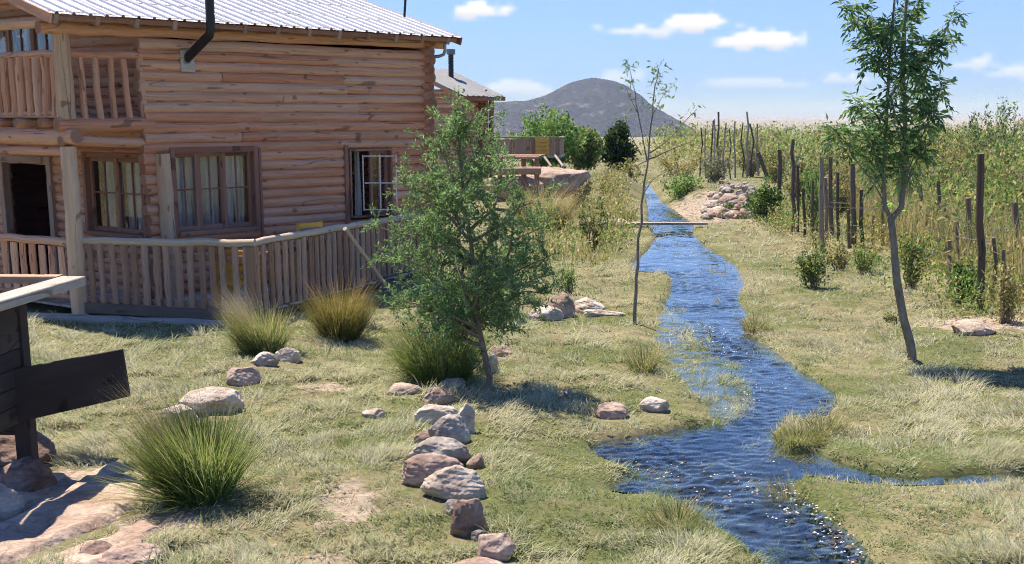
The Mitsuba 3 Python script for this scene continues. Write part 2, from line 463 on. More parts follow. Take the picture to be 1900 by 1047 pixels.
# hill far behind
def hill_mesh():
    D = 2600.0
    prof = np.array([(-1500, 330), (300, 245), (560, 215), (700, 200), (850, 190), (905, 189), (960, 190), (1005, 184), (1040, 164), (1072, 149), (1104, 143), (1130, 145), (1160, 158), (1195, 188), (1225, 211), (1260, 231), (1300, 247), (1360, 262), (1500, 285), (2600, 330)], float)
    px = np.linspace(-1400, 2500, 360)
    top = np.interp(px, prof[:, 0], prof[:, 1])
    k = np.ones(5) / 5
    top = np.convolve(np.pad(top, 2, 'edge'), k, 'valid')
    top = top + (meshkit.fbm(np.stack([px * .03, px * 0, px * 0], -1), 4, 9) - .5) * 7
    hz = -40.0
    Xr = (px - CX) / math.hypot(F, CY - YH) * D
    Zr = H + (YH - top) / math.hypot(F, CY - YH) * D
    v = np.linspace(-1, 1.2, 64)
    X, V = np.meshgrid(Xr, v)
    Z0 = np.meshgrid(Zr, v)[0]
    Y = D + V * 620
    fall = np.where(V < 0, 1 - np.abs(V) ** 1.35, 1 - np.abs(V / 1.2) ** 1.6)
    Zm = hz + np.clip(Z0 - hz, 0, None) * fall
    nz = lump(X, Y, .012, 71, 4) * 20 + lump(X, Y, .05, 72, 3) * 5
    gul = np.abs(lump(X * 1.0, Y * .25, .016, 73, 3)) * 34
    Z = Zm + (nz - gul * .6 + 2) * np.clip(1 - np.abs(V) ** 6, 0, 1) * np.clip((Z0 - hz) / 70, .1, 1) * (1 - .75 * np.exp(-(V / .12) ** 2))
    i, j = np.meshgrid(np.arange(len(v) - 1), np.arange(len(px) - 1), indexing='ij')
    n = len(px)
    q = np.stack([i * n + j, i * n + j + 1, (i + 1) * n + j + 1, (i + 1) * n + j], -1).reshape(-1, 4)
    return np.stack([X, Y, Z], -1).reshape(-1, 3), q


def hill_col(p, n, uv):
    a = fbm(p.x * .02, p.y * .02, p.z * .03, 4)
    b = noise(p.x * .16, p.y * .16, p.z * .2)
    sp = voronoi(p.x * .10, p.y * .06 + p.z * .1)
    bush = smoothstep(.5, .34, sp[0]) * smoothstep(.25, .5, a + sp[2] * .3)
    rock = smoothstep(.58, .72, fbm(p.x * .035 + 5, p.y * .02, p.z * .06, 4))
    col = mix(mix((.028, .029, .025), (.058, .058, .050), a * .6 + b * .4), (.105, .10, .092), rock)
    return mix(col, mix((.020, .024, .016), (.036, .04, .024), sp[2]), bush * .9)


scene['hill_scrub'] = {'type': 'principled', 'base_color': proc(hill_col), 'roughness': .95, 'specular': .1}
struct('hill', 'rounded grey purple scrub covered hill on the skyline', 'hill', hill_mesh(), 'hill_scrub', smooth=True)


# ------------------------------------------------------------------ the log house on the left
PO = G(150, 590)                                           # foot of the porch post: origin of the house's own axes
HA = math.radians(41)
HU, HN, HZ = np.array([math.sin(HA), math.cos(HA), 0]), np.array([math.cos(HA), -math.sin(HA), 0]), np.array([0, 0, 1.0])


def hp(s, t, z):                                           # s along the long wall, t out of it towards the stream, z up
    return PO + s * HU + t * HN + np.array([0, 0, z])


HOUSE = thing('log_house', 'two storey reddish log house with bright ribbed metal roof and corner balcony', 'house')
S_A, S_B, EAVE, DEEP = 1.40, 6.95, 4.0, -7.6
PITCH, LR = .146, .0785
SL, RIDGE_T, EO, RZ0 = math.radians(16.5), -3.8, .44, 4.085  # roof pitch, ridge, eave overhang, eave height


def gable(z):                                              # how far a log of the end walls runs at height z
    if z < 3.9: return DEEP - .1, 9
    r = EO - (z + .16 - RZ0) / math.tan(SL)
    return 2 * RIDGE_T - r, r



def log_wall(at, a0, a1, z0, z1, openings, half=0.0, ends=(.17, .17), name='log', bsdf='log_wood', lmin=1.4, lmax=4.5, top=None, join=None):
    n = int((z1 - z0) / PITCH)
    for k in range(n):
        z = z0 + (k + .5) * PITCH + half
        if z > z1: break
        lo, hi = a0 - ends[0] * (1 + R.uniform(-.25, .25)), a1 + ends[1] * (1 + R.uniform(-.25, .25))
        if top is not None:
            lo, hi = max(lo, top(z)[0]), min(hi, top(z)[1])
            if hi - lo < .2: continue
        spans = [(lo, hi)]
        for o0, o1, b0, b1 in openings:
            if b0 < z < b1:
                spans = [q for s in spans for q in ((s[0], min(s[1], o0)), (max(s[0], o1), s[1])) if q[1] - q[0] > .04]
        for s0, s1 in spans:
            x = s0
            while x < s1 - .02:
                e = min(s1, x + R.uniform(lmin, lmax))
                if s1 - e < .5: e = s1
                mb = join or MB()
                log_piece(mb, at(x + .002, z), at(e - .002, z), LR * R.uniform(.96, 1.06), 12, .4, .014, .0045)
                if join is None: wood(HOUSE, name, mb, bsdf, 40)
                x = e


W1 = (1.66, 3.10, 1.10, 2.24)                              # window by the corner post: s0, s1, z0, z1
W2 = (5.12, 6.02, 1.14, 2.20)
log_wall(lambda a, z: hp(a, 0, z), S_A, S_B, .05, 3.92, [(W1[0] - .1, W1[1] + .1, W1[2] - .09, W1[3] + .05), (W2[0] - .05, W2[1] + .05, W2[2] - .07, W2[3] + .06)], 0, (.20, .20))
DOOR = (-4.15, -2.80, .12, 2.03)
W3 = (-1.72, -.26, 1.05, 2.16)
W4 = (-4.6, -2.35, 2.75, 4.3)
log_wall(lambda a, z: hp(S_A, a, z), DEEP, 0, .05, 5.3, [(DOOR[0] - .05, DOOR[1] + .05, 0, DOOR[3] + .05), (W3[0] - .06, W3[1] + .06, W3[2] - .06, W3[3] + .06), (W4[0] - .05, W4[1] + .05, W4[2] - .06, W4[3] + .06)],
         PITCH / 2, (.1, -.05), top=gable)
rear = MB()
log_wall(lambda a, z: hp(S_B, a, z), DEEP, 0, .05, 5.3, [], PITCH / 2, (.1, .20), top=gable)
log_wall(lambda a, z: hp(a, DEEP, z), S_A, S_B, .05, 3.92, [], 0, (.1, .1), join=rear)
part(HOUSE, 'rear_wall', rear.mesh(), 'log_wood', 40, rear.uvs(), None, 'log wall at the back of the house', 'stuff')
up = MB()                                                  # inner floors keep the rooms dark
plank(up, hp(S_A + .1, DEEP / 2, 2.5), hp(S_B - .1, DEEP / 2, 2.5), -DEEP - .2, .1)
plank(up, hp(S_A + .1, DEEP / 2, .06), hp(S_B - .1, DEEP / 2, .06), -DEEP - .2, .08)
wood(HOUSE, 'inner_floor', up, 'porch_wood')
iw = MB()  # partitions and linings added to darken the view through door and windows
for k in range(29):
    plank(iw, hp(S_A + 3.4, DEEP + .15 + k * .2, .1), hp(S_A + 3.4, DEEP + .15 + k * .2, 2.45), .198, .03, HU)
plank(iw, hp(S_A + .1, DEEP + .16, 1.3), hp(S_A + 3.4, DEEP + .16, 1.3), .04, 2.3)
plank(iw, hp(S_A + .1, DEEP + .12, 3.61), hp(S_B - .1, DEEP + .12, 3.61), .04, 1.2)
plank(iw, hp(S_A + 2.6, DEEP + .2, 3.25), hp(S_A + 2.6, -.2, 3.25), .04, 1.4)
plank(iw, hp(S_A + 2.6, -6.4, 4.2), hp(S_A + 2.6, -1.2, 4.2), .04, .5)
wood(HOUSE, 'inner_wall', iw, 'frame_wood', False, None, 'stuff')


def window(at, a0, a1, z0, z1, out, bars, curtain, frame=.085, cloth='curtain_cloth'):
    """at(a, z, depth) -> point; bars = widths between uprights as fractions"""
    fr = MB()
    for (p, q, w, h) in (((a0 - frame / 2, z0 - frame * .75), (a0 - frame / 2, z1 + frame), frame, .13), ((a1 + frame / 2, z0 - frame * .75), (a1 + frame / 2, z1 + frame), frame, .13)):
        plank(fr, at(*p, .05), at(*q, .05), w, h, out)
    plank(fr, at(a0 - .001, z1 + frame / 2, .047), at(a1 + .001, z1 + frame / 2, .047), frame, .12, out)
    plank(fr, at(a0 - .001, z0 - frame * .38, .058), at(a1 + .001, z0 - frame * .38, .058), frame * .72, .16, out)
    k = wood(HOUSE, 'window', fr, 'frame_wood')
    n = len(bars)
    cuts = a0 + (a1 - a0) * np.array(bars)
    for e in range(n - 1):
        x0, x1 = cuts[e], cuts[e + 1]
        sash = MB()
        w = .055
        plank(sash, at(x0 + w / 2, z0, 0), at(x0 + w / 2, z1, 0), w, .05, out)
        plank(sash, at(x1 - w / 2, z0, 0), at(x1 - w / 2, z1, 0), w, .05, out)
        plank(sash, at(x0 + w, z0 + .035, -.002), at(x1 - w, z0 + .035, -.002), .07, .046, out)
        plank(sash, at(x0 + w, z1 - .03, -.002), at(x1 - w, z1 - .03, -.002), .06, .046, out)
        zm = z0 + (z1 - z0) * .53
        plank(sash, at(x0 + w, zm, -.004), at(x1 - w, zm, -.004), .022, .034, out)
        xm = (x0 + x1) / 2
        plank(sash, at(xm, z0 + .07, -.006), at(xm, z1 - .06, -.006), .022, .03, out)
        wood(k, 'sash', sash, 'frame_wood')
        pv = [at(x0 + w, z0 + .07, -.012), at(x1 - w, z0 + .07, -.012), at(x1 - w, z1 - .06, -.012), at(x0 + w, z1 - .06, -.012)]
        part(k, 'pane', (np.array(pv), [[0, 1, 2, 3]]), 'pane_glass')
    for c0, c1 in curtain:
        m = max(10, int((c1 - c0) * 60))
        a = np.linspace(c0, c1, m)
        v, f = [], []
        for j, z in enumerate(np.linspace(z0 - .05, z1 + .02, 5)):
            for x in a:
                v.append(at(x + .012 * math.sin(x * 31 + j), z, -.14 + .035 * math.sin(x * 62 + .25 * j) + .012 * math.sin(x * 143)))
        for j in range(4):
            for i in range(m - 1):
                f.append([j * m + i, j * m + i + 1, (j + 1) * m + i + 1, (j + 1) * m + i])
        part(k, 'curtain', (np.array(v), f), cloth, True)
    return k


long_at = lambda a, z, d: hp(a, d, z)
front_at = lambda a, z, d: hp(S_A - d, a, z)
window(long_at, *W1, HN, (0, .31, .63, 1.0), [(1.68, 1.98), (2.0, 2.22), (2.30, 2.58), (2.66, 2.84), (2.88, 3.04)])
window(long_at, *W2, HN, (.55, 1.0), [(5.26, 5.33), (5.44, 5.50)], .035, 'curtain_cloth')
window(front_at, *W3, -HU, (0, .5, 1.0), [(-1.5, -1.36), (-1.25, -1.1), (-.98, -.84), (-.7, -.5)], .08, 'curtain_cloth')
window(front_at, *W4, -HU, (0, .34, .67, 1.0), [(-4.5, -4.28), (-4.1, -3.85), (-3.6, -3.42), (-3.22, -3.05), (-2.9, -2.7), (-2.6, -2.48)], .08, 'curtain_cloth')
# the open casement of the window behind the tree stands out from the wall, white
cs = MB()
hx, hd_ = hp(5.36, .09, 0), (HU * .60 + HN * .62)
hd_ = hd_ / np.linalg.norm(hd_)
cp = lambda a, z: hx + hd_ * a + HZ * z
for a in (.02, .30, .57):
    plank(cs, cp(a, 1.22), cp(a, 2.14), .020, .02, np.cross(hd_, HZ))
for z in (1.24, 1.68, 2.12):
    plank(cs, cp(.04, z), cp(.55, z), .020, .018, np.cross(hd_, HZ))
ck = part(HOUSE, 'open_casement', cs.mesh(), 'white_paint', False, cs.uvs(), None, 'white window casement standing open')
# trim boards either side of the lower wall section
wood(HOUSE, 'trim_board', one(plank, hp(W1[1] + .13, .075, .1), hp(W1[1] + .13, .075, 2.3), .05, .05, HN), 'frame_wood')
wood(HOUSE, 'trim_board', one(plank, hp(W2[0] - .10, .085, 1.0), hp(W2[0] - .10, .085, 2.3), .07, .06, HN), 'frame_wood')
# door opening: frame, half open dark leaf
df = MB()
for a in (DOOR[0] - .06, DOOR[1] + .06):
    plank(df, hp(S_A - .06, a, .1), hp(S_A - .06, a, DOOR[3] + .12), .13, .14, HU)
plank(df, hp(S_A - .064, DOOR[0], DOOR[3] + .06), hp(S_A - .064, DOOR[1], DOOR[3] + .06), .12, .13, -HU)
wood(HOUSE, 'door_frame', df, 'porch_wood')

# posts
POSTS = [((0, 0, 0), (-.0, -.0, 2.36), .125, .108, 'pale round porch post'), ((0.02, -.02, 2.72), (.02, -.03, 3.9), .125, .11, None), ((1.47, .12, .05), (1.45, .10, 2.24), .115, .108, 'round corner post beside the window')]
for a, b, r0, r1, lab in POSTS:
    p0, p1 = hp(*a), hp(*b)
    t = np.linspace(0, 1, 9)[:, None]
    rr = r0 * (1 - t[:, 0]) + r1 * t[:, 0]
    rr[3] *= 1.06; rr[6] *= 1.05
    v, f, uv = tube(p0 * (1 - t) + p1 * t + R.normal(0, .006, (9, 3)), rr, 18, True, .012)
    part(HOUSE, 'post', (v, f), 'post_wood', 40, uv + [nu(), 0], None, lab)
# beams, joists, balcony
wood(HOUSE, 'beam', one(log_piece, hp(0, .22, 2.50), hp(0, -3.6, 2.48), .105, 16), 'log_wood', 40)
wood(HOUSE, 'beam', one(log_piece, hp(-.16, 0, 2.66), hp(S_A - .02, 0, 2.66), .095, 16), 'log_wood', 40)
wood(HOUSE, 'beam', one(log_piece, hp(-.1, -.02, 2.44), hp(S_A - .02, -.02, 2.40), .07, 12), 'log_wood', 40)
wood(HOUSE, 'beam', one(log_piece, hp(.0, -.1, 2.29), hp(.0, -3.6, 2.29), .06, 12), 'log_wood', 40)
wood(HOUSE, 'beam', one(log_piece, hp(-.35, .02, 3.93), hp(S_B + .45, .02, 3.99), .085, 14), 'log_wood', 40)
wood(HOUSE, 'beam', one(log_piece, hp(-.1, .10, 4.02), hp(-.1, -1.4, 4.02), .075, 14), 'log_wood', 40)
for a in (-.42, -1.05, -1.7, -2.4, -3.1):
    wood(HOUSE, 'joist', one(log_piece, hp(-.17, a, 2.68), hp(S_A, a, 2.66), .062, 12), 'log_wood', 40)
fl = MB()
for k in range(9):
    plank(fl, hp(.02 + k * .155, -3.7, 2.765), hp(.02 + k * .155, -.05, 2.765), .15, .03)
wood(HOUSE, 'balcony_floor', fl, 'porch_wood')
wood(HOUSE, 'balcony_rail', one(log_piece, hp(0, -.1, 3.60), hp(0, -3.6, 3.60), .052, 12), 'log_wood', 40)
wood(HOUSE, 'balcony_rail', one(log_piece, hp(.1, .01, 3.60), hp(S_A - .05, .01, 3.62), .052, 12), 'log_wood', 40)
wood(HOUSE, 'balcony_rail', one(log_piece, hp(0, -.1, 2.80), hp(0, -3.6, 2.80), .035, 12), 'log_wood', 40)
for k in range(15):
    a = -.22 - k * .215
    wood(HOUSE, 'baluster', one(log_piece, hp(.0, a + R.normal(0, .015), 2.77), hp(.0, a + R.normal(0, .012), 3.57), R.uniform(.058, .07), 12, .2, .02, .006), 'log_wood', 40)
for k in range(5):
    a = .30 + k * .235
    wood(HOUSE, 'baluster', one(log_piece, hp(a + R.normal(0, .01), .0, 2.72), hp(a - .03 + R.normal(0, .012), .01, 3.58), R.uniform(.042, .054), 12, .2, .02, .008), 'log_wood', 40)
# roof: ribbed sheets on rafters, one metre wide each, on both slopes


def roof_pt(s, d, lift=0.0, side=1):                       # d = way up the slope from the eave
    t = EO - d * math.cos(SL)
    if side < 0: t = 2 * RIDGE_T - t
    return hp(s, t, RZ0 + d * math.sin(SL) + lift)


RLEN = (EO - RIDGE_T) / math.cos(SL)
RP = [(0, 0), (.08, 0), (.094, .028), (.126, .028), (.14, 0), (.18, .003), (.22, 0), (.25, 0)]
part_roof = nkey(HOUSE + '__roof')
s_edge = -.42
sheet = 0
while s_edge < S_B + .42:
    wid = min(1.0, S_B + .48 - s_edge)
    for side in (1, -1):
        prof = []
        for r in range(4):
            prof += [(r * .25 + x, h) for x, h in RP if r * .25 + x <= wid + .02]
        v, f = [], []
        lift = .004 * (sheet % 2) + .002
        for d in np.linspace(-.03, RLEN + .02, 7):
            for x, h in prof:
                v.append(roof_pt(s_edge + x, d, lift + h, side))
        m = len(prof)
        for a in range(6):
            for b in range(m - 1):
                f.append([a * m + b, a * m + b + 1, (a + 1) * m + b + 1, (a + 1) * m + b])
        v = np.array(v); nn = len(v)
        v = np.vstack([v, v - [0, 0, .004]])
        f = np.array(f)
        f = np.vstack([f if side > 0 else f[:, ::-1], (f[:, ::-1] if side > 0 else f) + nn])
        part(part_roof, 'sheet', (v, f), 'roof_metal')
    s_edge += 1.0
    sheet += 1
rk = MB()
for side in (1, -1):
    for s in np.arange(-.3, S_B + .5, .62):
        plank(rk, roof_pt(s, .02, -.075, side), roof_pt(s, RLEN - .05, -.075, side), .07, .12)
    for d in (.12, 1.0, 2.0, 2.9):
        plank(rk, roof_pt(-.40, d, -.012, side), roof_pt(S_B + .44, d, -.012, side), .09, .022)
wood(HOUSE, 'rafters', rk, 'porch_wood', False, 'rafters and battens under the roof sheets', 'stuff')
bd = MB()
plank(bd, roof_pt(-.36, .04, -.06), roof_pt(S_B + .40, .04, -.06), .028, .07)
wood(HOUSE, 'fascia_board', bd, 'frame_wood')
for side in (1, -1):
    wood(HOUSE, 'barge_board', one(plank, roof_pt(-.40, -.02, -.06, side), roof_pt(-.40, RLEN, -.06, side), .13, .035, HU), 'log_wood')
    wood(HOUSE, 'barge_board', one(plank, roof_pt(S_B + .46, -.02, -.06, side), roof_pt(S_B + .46, RLEN, -.06, side), .13, .035, HU), 'frame_wood')
# gable infill under the ridge keeps light out of the attic
mb = MB()
for k in range(35):
    a = DEEP + .1 + k * .215
    z1 = min(5.4, RZ0 + (EO - a) * math.tan(SL), RZ0 + (EO - (2 * RIDGE_T - a)) * math.tan(SL)) - .10
    plank(mb, hp(S_B - .02, a, 3.8), hp(S_B - .02, a, z1), .21, .03, HU)
wood(HOUSE, 'gable_board', mb, 'log_wood')

# stove pipe through the wall, gutter elbow
v1 = hp(1.98, .02, 3.56)
v2 = hp(2.02, .62, 3.92)
v3 = v2 + HZ * 3.2
pp = [v1, v1 * .5 + v2 * .5, v2 - (v2 - v1) / np.linalg.norm(v2 - v1) * .05, v2 + HZ * .06, v2 + HZ * .6, v3]
v, f, uv = tube(pp, .066, 18)
sp = part(HOUSE, 'stove_pipe', (v, f), 'black_pipe', 30, uv, None, 'black stove pipe rising past the eave')
wood(sp, 'wall_plate', one(plank, hp(1.86, .085, 3.55), hp(2.10, .085, 3.55), .30, .015, HN), 'pale_wood')
v, f, uv = tube([v3, v3 + HZ * .03, v3 + HZ * .05, v3 + HZ * .2], [.075, .13, .13, .02], 14)
part(sp, 'cowl', (v, f), 'black_pipe', 30)
a = [hp(S_B + .22, .30, 3.97), hp(S_B + .22, .30, 3.86), hp(S_B + .22, .27, 3.80), hp(S_B + .18, .2, 3.77), hp(S_B + .1, .1, 3.76)]
v, f, uv = tube(a, .028, 10)
part(HOUSE, 'gutter_elbow', (v, f), 'grey_steel', 40)
v, f, uv = tube([roof_pt(S_B + .3, 1.25, 0), roof_pt(S_B + .36, 1.25, .55), roof_pt(S_B + .38, 1.25, .6)], [.022, .022, .02], 8)
ak = part(HOUSE, 'vent_rod', (v, f), 'black_pipe', 40, None, None, 'dark rod with a white tip on the roof edge')
v, f, uv = tube([roof_pt(S_B + .36, 1.25, .56), roof_pt(S_B + .38, 1.25, .63)], .035, 8)
part(ak, 'tip', (v, f), 'white_paint', 40)

# ------------------------------------------------------------------ porch deck and its picket fence
C_ = G(473, 600)
D_ = G(705, 413, 1.08); D_[2] = 0
E_ = D_ + (D_ - C_) / np.linalg.norm(D_ - C_) * 1.6
deck = thing('porch_deck', 'plank deck along the log house behind the picket fence', 'deck')
inner = [hp(0, -3.6, 0), hp(S_A, -3.6, 0), hp(S_A, 0, 0), hp(S_B, 0, 0)]
poly = shapely.Polygon([q[:2] for q in (PO, C_, E_, hp(S_B, .1, 0), hp(S_A + .08, .1, 0), hp(S_A - .08, -3.6, 0), hp(-.1, -3.6, 0))]).buffer(0)
k = 0
for off in np.arange(-4.2, 2.6, .15):
    ln = shapely.LineString([hp(-3, off, 0)[:2], hp(10, off, 0)[:2]]).intersection(poly)
    for g in getattr(ln, 'geoms', [ln]):
        if g.is_empty or g.length < .3: continue
        (x0, y0), (x1, y1) = g.coords[0], g.coords[-1]
        wood(deck, 'board', one(plank, (x0, y0, .135), (x1, y1, .135), .142, .03), 'grey_wood' if k % 3 else 'pale_wood')
        k += 1
sk = MB()
for a, b in ((PO, C_), (C_, E_)):
    dd = (b - a) / np.linalg.norm(b - a); nn = np.array([dd[1], -dd[0], 0])
    plank(sk, a + nn * -.04 + HZ * .09, b + nn * -.04 + HZ * .09, .13, .04, nn)
wood(deck, 'rim_board', sk, 'fence_wood')

fence = thing('picket_fence', 'weathered picket fence of slabs with round top rail around the porch', 'fence')


def picket_run(a, b, n, w0, w1, top, bot, bsdf, gapw=None, name='picket', jit=.012):
    dd = b - a; L = np.linalg.norm(dd[:2]); dd = dd / L
    nn = np.array([dd[1], -dd[0], 0])
    for k in range(n):
        x = (k + .5) / n * L + R.normal(0, jit * .5)
        w = R.uniform(w0, w1)
        p = a + dd * x + nn * R.uniform(-.006, .006)
        lean = R.normal(0, .012)
        mb = MB()
        # a slab cut from the side of a log: rounded outside, waney edges
        zs = np.linspace(bot + R.uniform(-.02, .02), top - R.uniform(0, .02), 6)
        prof_t = np.linspace(-1, 1, 7)
        v, uv, f = [], [], []
        u0 = nu()
        for z in zs:
            ww = w * (1 + R.normal(0, .05)); off = R.normal(0, .005) + lean * (z - bot)
            ring = [(q * ww / 2 + off, .035 * math.sqrt(max(0, 1 - q * q * .92))) for q in prof_t] + [(ww / 2 * .9 + off, -.012), (-ww / 2 * .9 + off, -.012)]
            for i, (x_, y_) in enumerate(ring):
                v.append(p + dd * x_ + nn * y_ + HZ * z); uv.append([u0 + z, i / 9])
        m = 9
        for i in range(5):
            for j in range(m):
                f.append([i * m + j, i * m + (j + 1) % m, (i + 1) * m + (j + 1) % m, (i + 1) * m + j])
        f = np.array(f)
        tris = np.vstack([f[:, [0, 1, 2]], f[:, [0, 2, 3]]])
        cap = [[5 * m, 5 * m + i, 5 * m + i + 1] for i in range(1, m - 1)] + [[0, i + 1, i] for i in range(1, m - 1)]
        mb.add(v, np.vstack([tris, cap]), np.array(uv))
        wood(fence, name, mb, bsdf, False)


nP = np.array([0.0, 0, 0])
toC = (C_ - PO) / np.linalg.norm(C_ - PO)
picket_run(PO + toC * .14, C_, 15, .085, .112, 1.06, .09, 'porch_wood')
picket_run(C_, D_, 21, .10, .15, 1.06, .16, 'porch_wood')
picket_run(D_, E_, 9, .10, .15, 1.06, .2, 'porch_wood')
LG = hp(0, -3.4, 0)
LG = PO + (hp(-.25, -3.4, 0) - PO)
picket_run(LG, PO, 15, .13, .17, 1.0, .30, 'log_wood', name='slat')
wood(fence, 'rail', one(log_piece, PO + HZ * 1.08 + toC * .05, C_ + HZ * 1.10 + toC * .06, .052, 14), 'pale_wood', 40)
wood(fence, 'rail', one(log_piece, C_ + HZ * 1.10, E_ + HZ * 1.10, .048, 14), 'pale_wood', 40)
wood(fence, 'rail', one(log_piece, LG + HZ * 1.04, PO + HZ * 1.04, .058, 14), 'log_wood', 40)
wood(fence, 'rail', one(log_piece, LG + HZ * .27, PO + HZ * .27, .045, 14), 'porch_wood', 40)
for a, b, z in ((PO, C_, .24), (PO, C_, .88), (C_, E_, .9), (C_, E_, .3)):
    dd = (b - a) / np.linalg.norm(b - a); nn = np.array([dd[1], -dd[0], 0])
    wood(fence, 'cross_rail', one(plank, a - nn * .045 + HZ * z, b - nn * .045 + HZ * z, .07, .035, nn), 'porch_wood')
nn = np.array([toC[1], -toC[0], 0])
wood(fence, 'bottom_board', one(plank, PO + toC * .1 + nn * .055 + HZ * .155, C_ + nn * .06 + HZ * .10 - toC * .25, .15, .03, nn), 'fence_wood')
for q in (C_, D_):
    wood(fence, 'fence_post', one(log_piece, q + HZ * -.05 - toC * .03, q + HZ * 1.05 - toC * .03, .06, 14), 'porch_wood', 40)
gl = thing('ground_log', 'long grey squared log lying under the front of the picket fence', 'log')
scene[gl] = None
mbg = one(log_piece, PO - toC * 3.2 + nn * .10 + HZ * .0, C_ - toC * .2 + nn * .13 + HZ * -.02, .075, 14)
put(gl, mbg.mesh(), 'grey_wood', 40, mbg.uvs())
pole = thing('prop_pole', 'pale peeled pole leaning against the picket fence', 'pole')
a = G(643, 428, 1.12)
b = G(728, 548, .02)
mbp = one(log_piece, a + (a - b) * .03, b, .034, 12)
put(pole, mbp.mesh(), 'pale_wood', 40, mbp.uvs())


def chair(pos, rz, label, tall=1.14):
    k = thing('yellow_chair', label, 'chair')
    c, s = math.cos(rz), math.sin(rz)
    X, Y = np.array([c, s, 0]), np.array([-s, c, 0])
    q = lambda x, y, z: pos + X * x + Y * y + HZ * z
    st = MB()
    for y in np.arange(-.2, .21, .1):
        plank(st, q(-.24, y, .43), q(.24, y, .43), .09, .025)
    wood(k, 'seat', st, 'yellow_paint')
    for z in np.linspace(.56, tall - .04, 4 if tall < 1 else 5):
        wood(k, 'back_slat', one(plank, q(-.235, -.25 - (z - .5) * .12, z), q(.235, -.25 - (z - .5) * .12, z), .075, .022, Y), 'yellow_paint')
    for x in (-.24, .24):
        wood(k, 'leg', one(plank, q(x, .2, .15), q(x, .2, .62), .05, .05, Y), 'yellow_paint')
        wood(k, 'leg', one(plank, q(x, -.2, .15), q(x, -.2 - (tall - .15) * .12, tall), .05, .05, Y), 'yellow_paint')
        wood(k, 'arm', one(plank, q(x, -.26, .64), q(x, .26, .64), .06, .025), 'yellow_paint')
    return k


ch1 = C_ - toC * .36 - nn * .42 + HZ * .06
chair(ch1, math.radians(-12), 'yellow wooden chair behind the corner of the picket fence', .92)
cdir = (D_ - C_) / np.linalg.norm(D_ - C_)
ch2 = W(546, 430, 20.45); ch2[2] = .10
chair(ch2, math.radians(56), 'yellow wooden chair whose top shows above the fence rail below the log wall')

# ------------------------------------------------------------------ second cabin, its deck, the low platform
CAB = thing('small_cabin', 'small log cabin with grey metal roof behind the big log house', 'house')
c0 = W(853, 300, 46.0); c0[2] = 0
cu, cn = HU, HN
cpt = lambda s, t, z: c0 + s * cu + t * cn + HZ * z
clog = MB()
for kz in range(21):
    z = .45 + kz * .15
    for (p, q) in (((cpt(.25, 0, z), cpt(.85, 0, z)) if 8 < kz < 19 else (cpt(0, 0, z), cpt(1.1, 0, z))), (cpt(1.1, .2, z + .07), cpt(1.1, -4, z + .07)), (cpt(0, .2, z + .07), cpt(0, -4, z + .07)), (cpt(0, -4, z), cpt(1.1, -4, z))):
        log_piece(clog, p, q, .083, 8, 3)
part(CAB, 'wall', clog.mesh(), 'log_wood', 40, clog.uvs(), None, None, 'stuff')
wood(CAB, 'inner_wall', one(plank, cpt(.1, -.6, 1.6), cpt(1.05, -.6, 1.6), .04, 2.6), 'frame_wood')
for s in (.98, 1.25):
    wood(CAB, 'post', one(log_piece, cpt(s, .3, 0), cpt(s, .3, 3.3), .08, 12), 'frame_wood', 40)
for side in (1, -1):
    for sh in range(2):
        v, f = [], []
        for d in (0, 2.6):
            for r in np.arange(0, 1.01, .125):
                t = .7 - d
                if side < 0: t = -3.8 - t
                v.append(cpt(-.45 + sh * .98 + r, t, 3.36 + d * .36 + (.03 if round(r / .125) % 2 else 0)))
        f = [[b, b + 1, b + 10, b + 9] for b in range(8)]
        v = np.array(v); f = np.array(f)
        v = np.vstack([v, v - [0, 0, .01]])
        part(CAB, 'roof_sheet', (v, np.vstack([f, f[:, ::-1] + 18])), 'old_metal')
wood(CAB, 'eave_board', one(plank, cpt(-.45, .66, 3.29), cpt(1.52, .66, 3.29), .05, .12, HZ), 'frame_wood')
wood(CAB, 'barge_board', one(plank, cpt(-.42, .66, 3.28), cpt(-.42, -1.9, 4.2), .05, .12, HZ), 'log_wood')
wood(CAB, 'barge_board', one(plank, cpt(1.5, .66, 3.28), cpt(1.5, -1.9, 4.2), .05, .12, HZ), 'frame_wood')
ps = W(837, 150, 47.3)
v, f, uv = tube([ps - HZ * .9, ps + HZ * .0, ps + HZ * .88], .09, 12)
cpk = part(CAB, 'stove_pipe', (v, f), 'black_pipe', 30)
v, f, uv = tube([ps + HZ * .85, ps + HZ * 1.02], .15, 12)
part(cpk, 'cap', (v, f), 'dull_iron', 30)

TER = thing('terrace_fence', 'low board fence around the far terrace with pale top rail', 'fence')
fa, fb, fc = W(903, 289, 53), W(1038, 288, 54.5), W(1046, 284, 60)
fh = .64
for a, b, n in ((fa, fb, 17), (fb, fc, 7)):
    L = b - a
    for k in range(n):
        p, w = a + L * (k + .5) / n, np.linalg.norm(L) / n * .94
        wood(TER, 'board', one(plank, p - HZ * .05, p + HZ * R.uniform(fh - .05, fh), w, .03, np.cross(L, HZ)), 'porch_wood')
    wood(TER, 'top_rail', one(plank, a + HZ * (fh + .03), b + HZ * (fh + .03), .13, .06), 'grey_wood')
    wood(TER, 'foot_rail', one(plank, a - HZ * .06 - [0, .05, 0], b - HZ * .06 - [0, .05, 0], .12, .08), 'grey_wood')
for x in (985, 1008, 1030):
    wood(TER, 'brace', one(log_piece, W(x, 289, 53.6), W(x + 15, 309, 52.4), .05, 8), 'grey_wood', 40)
yb = thing('yellow_box', 'yellow slatted box hung on the far terrace fence', 'box')
ya, yc = fa + (fb - fa) * .672 - [0, .14, 0], fa + (fb - fa) * .838 - [0, .14, 0]
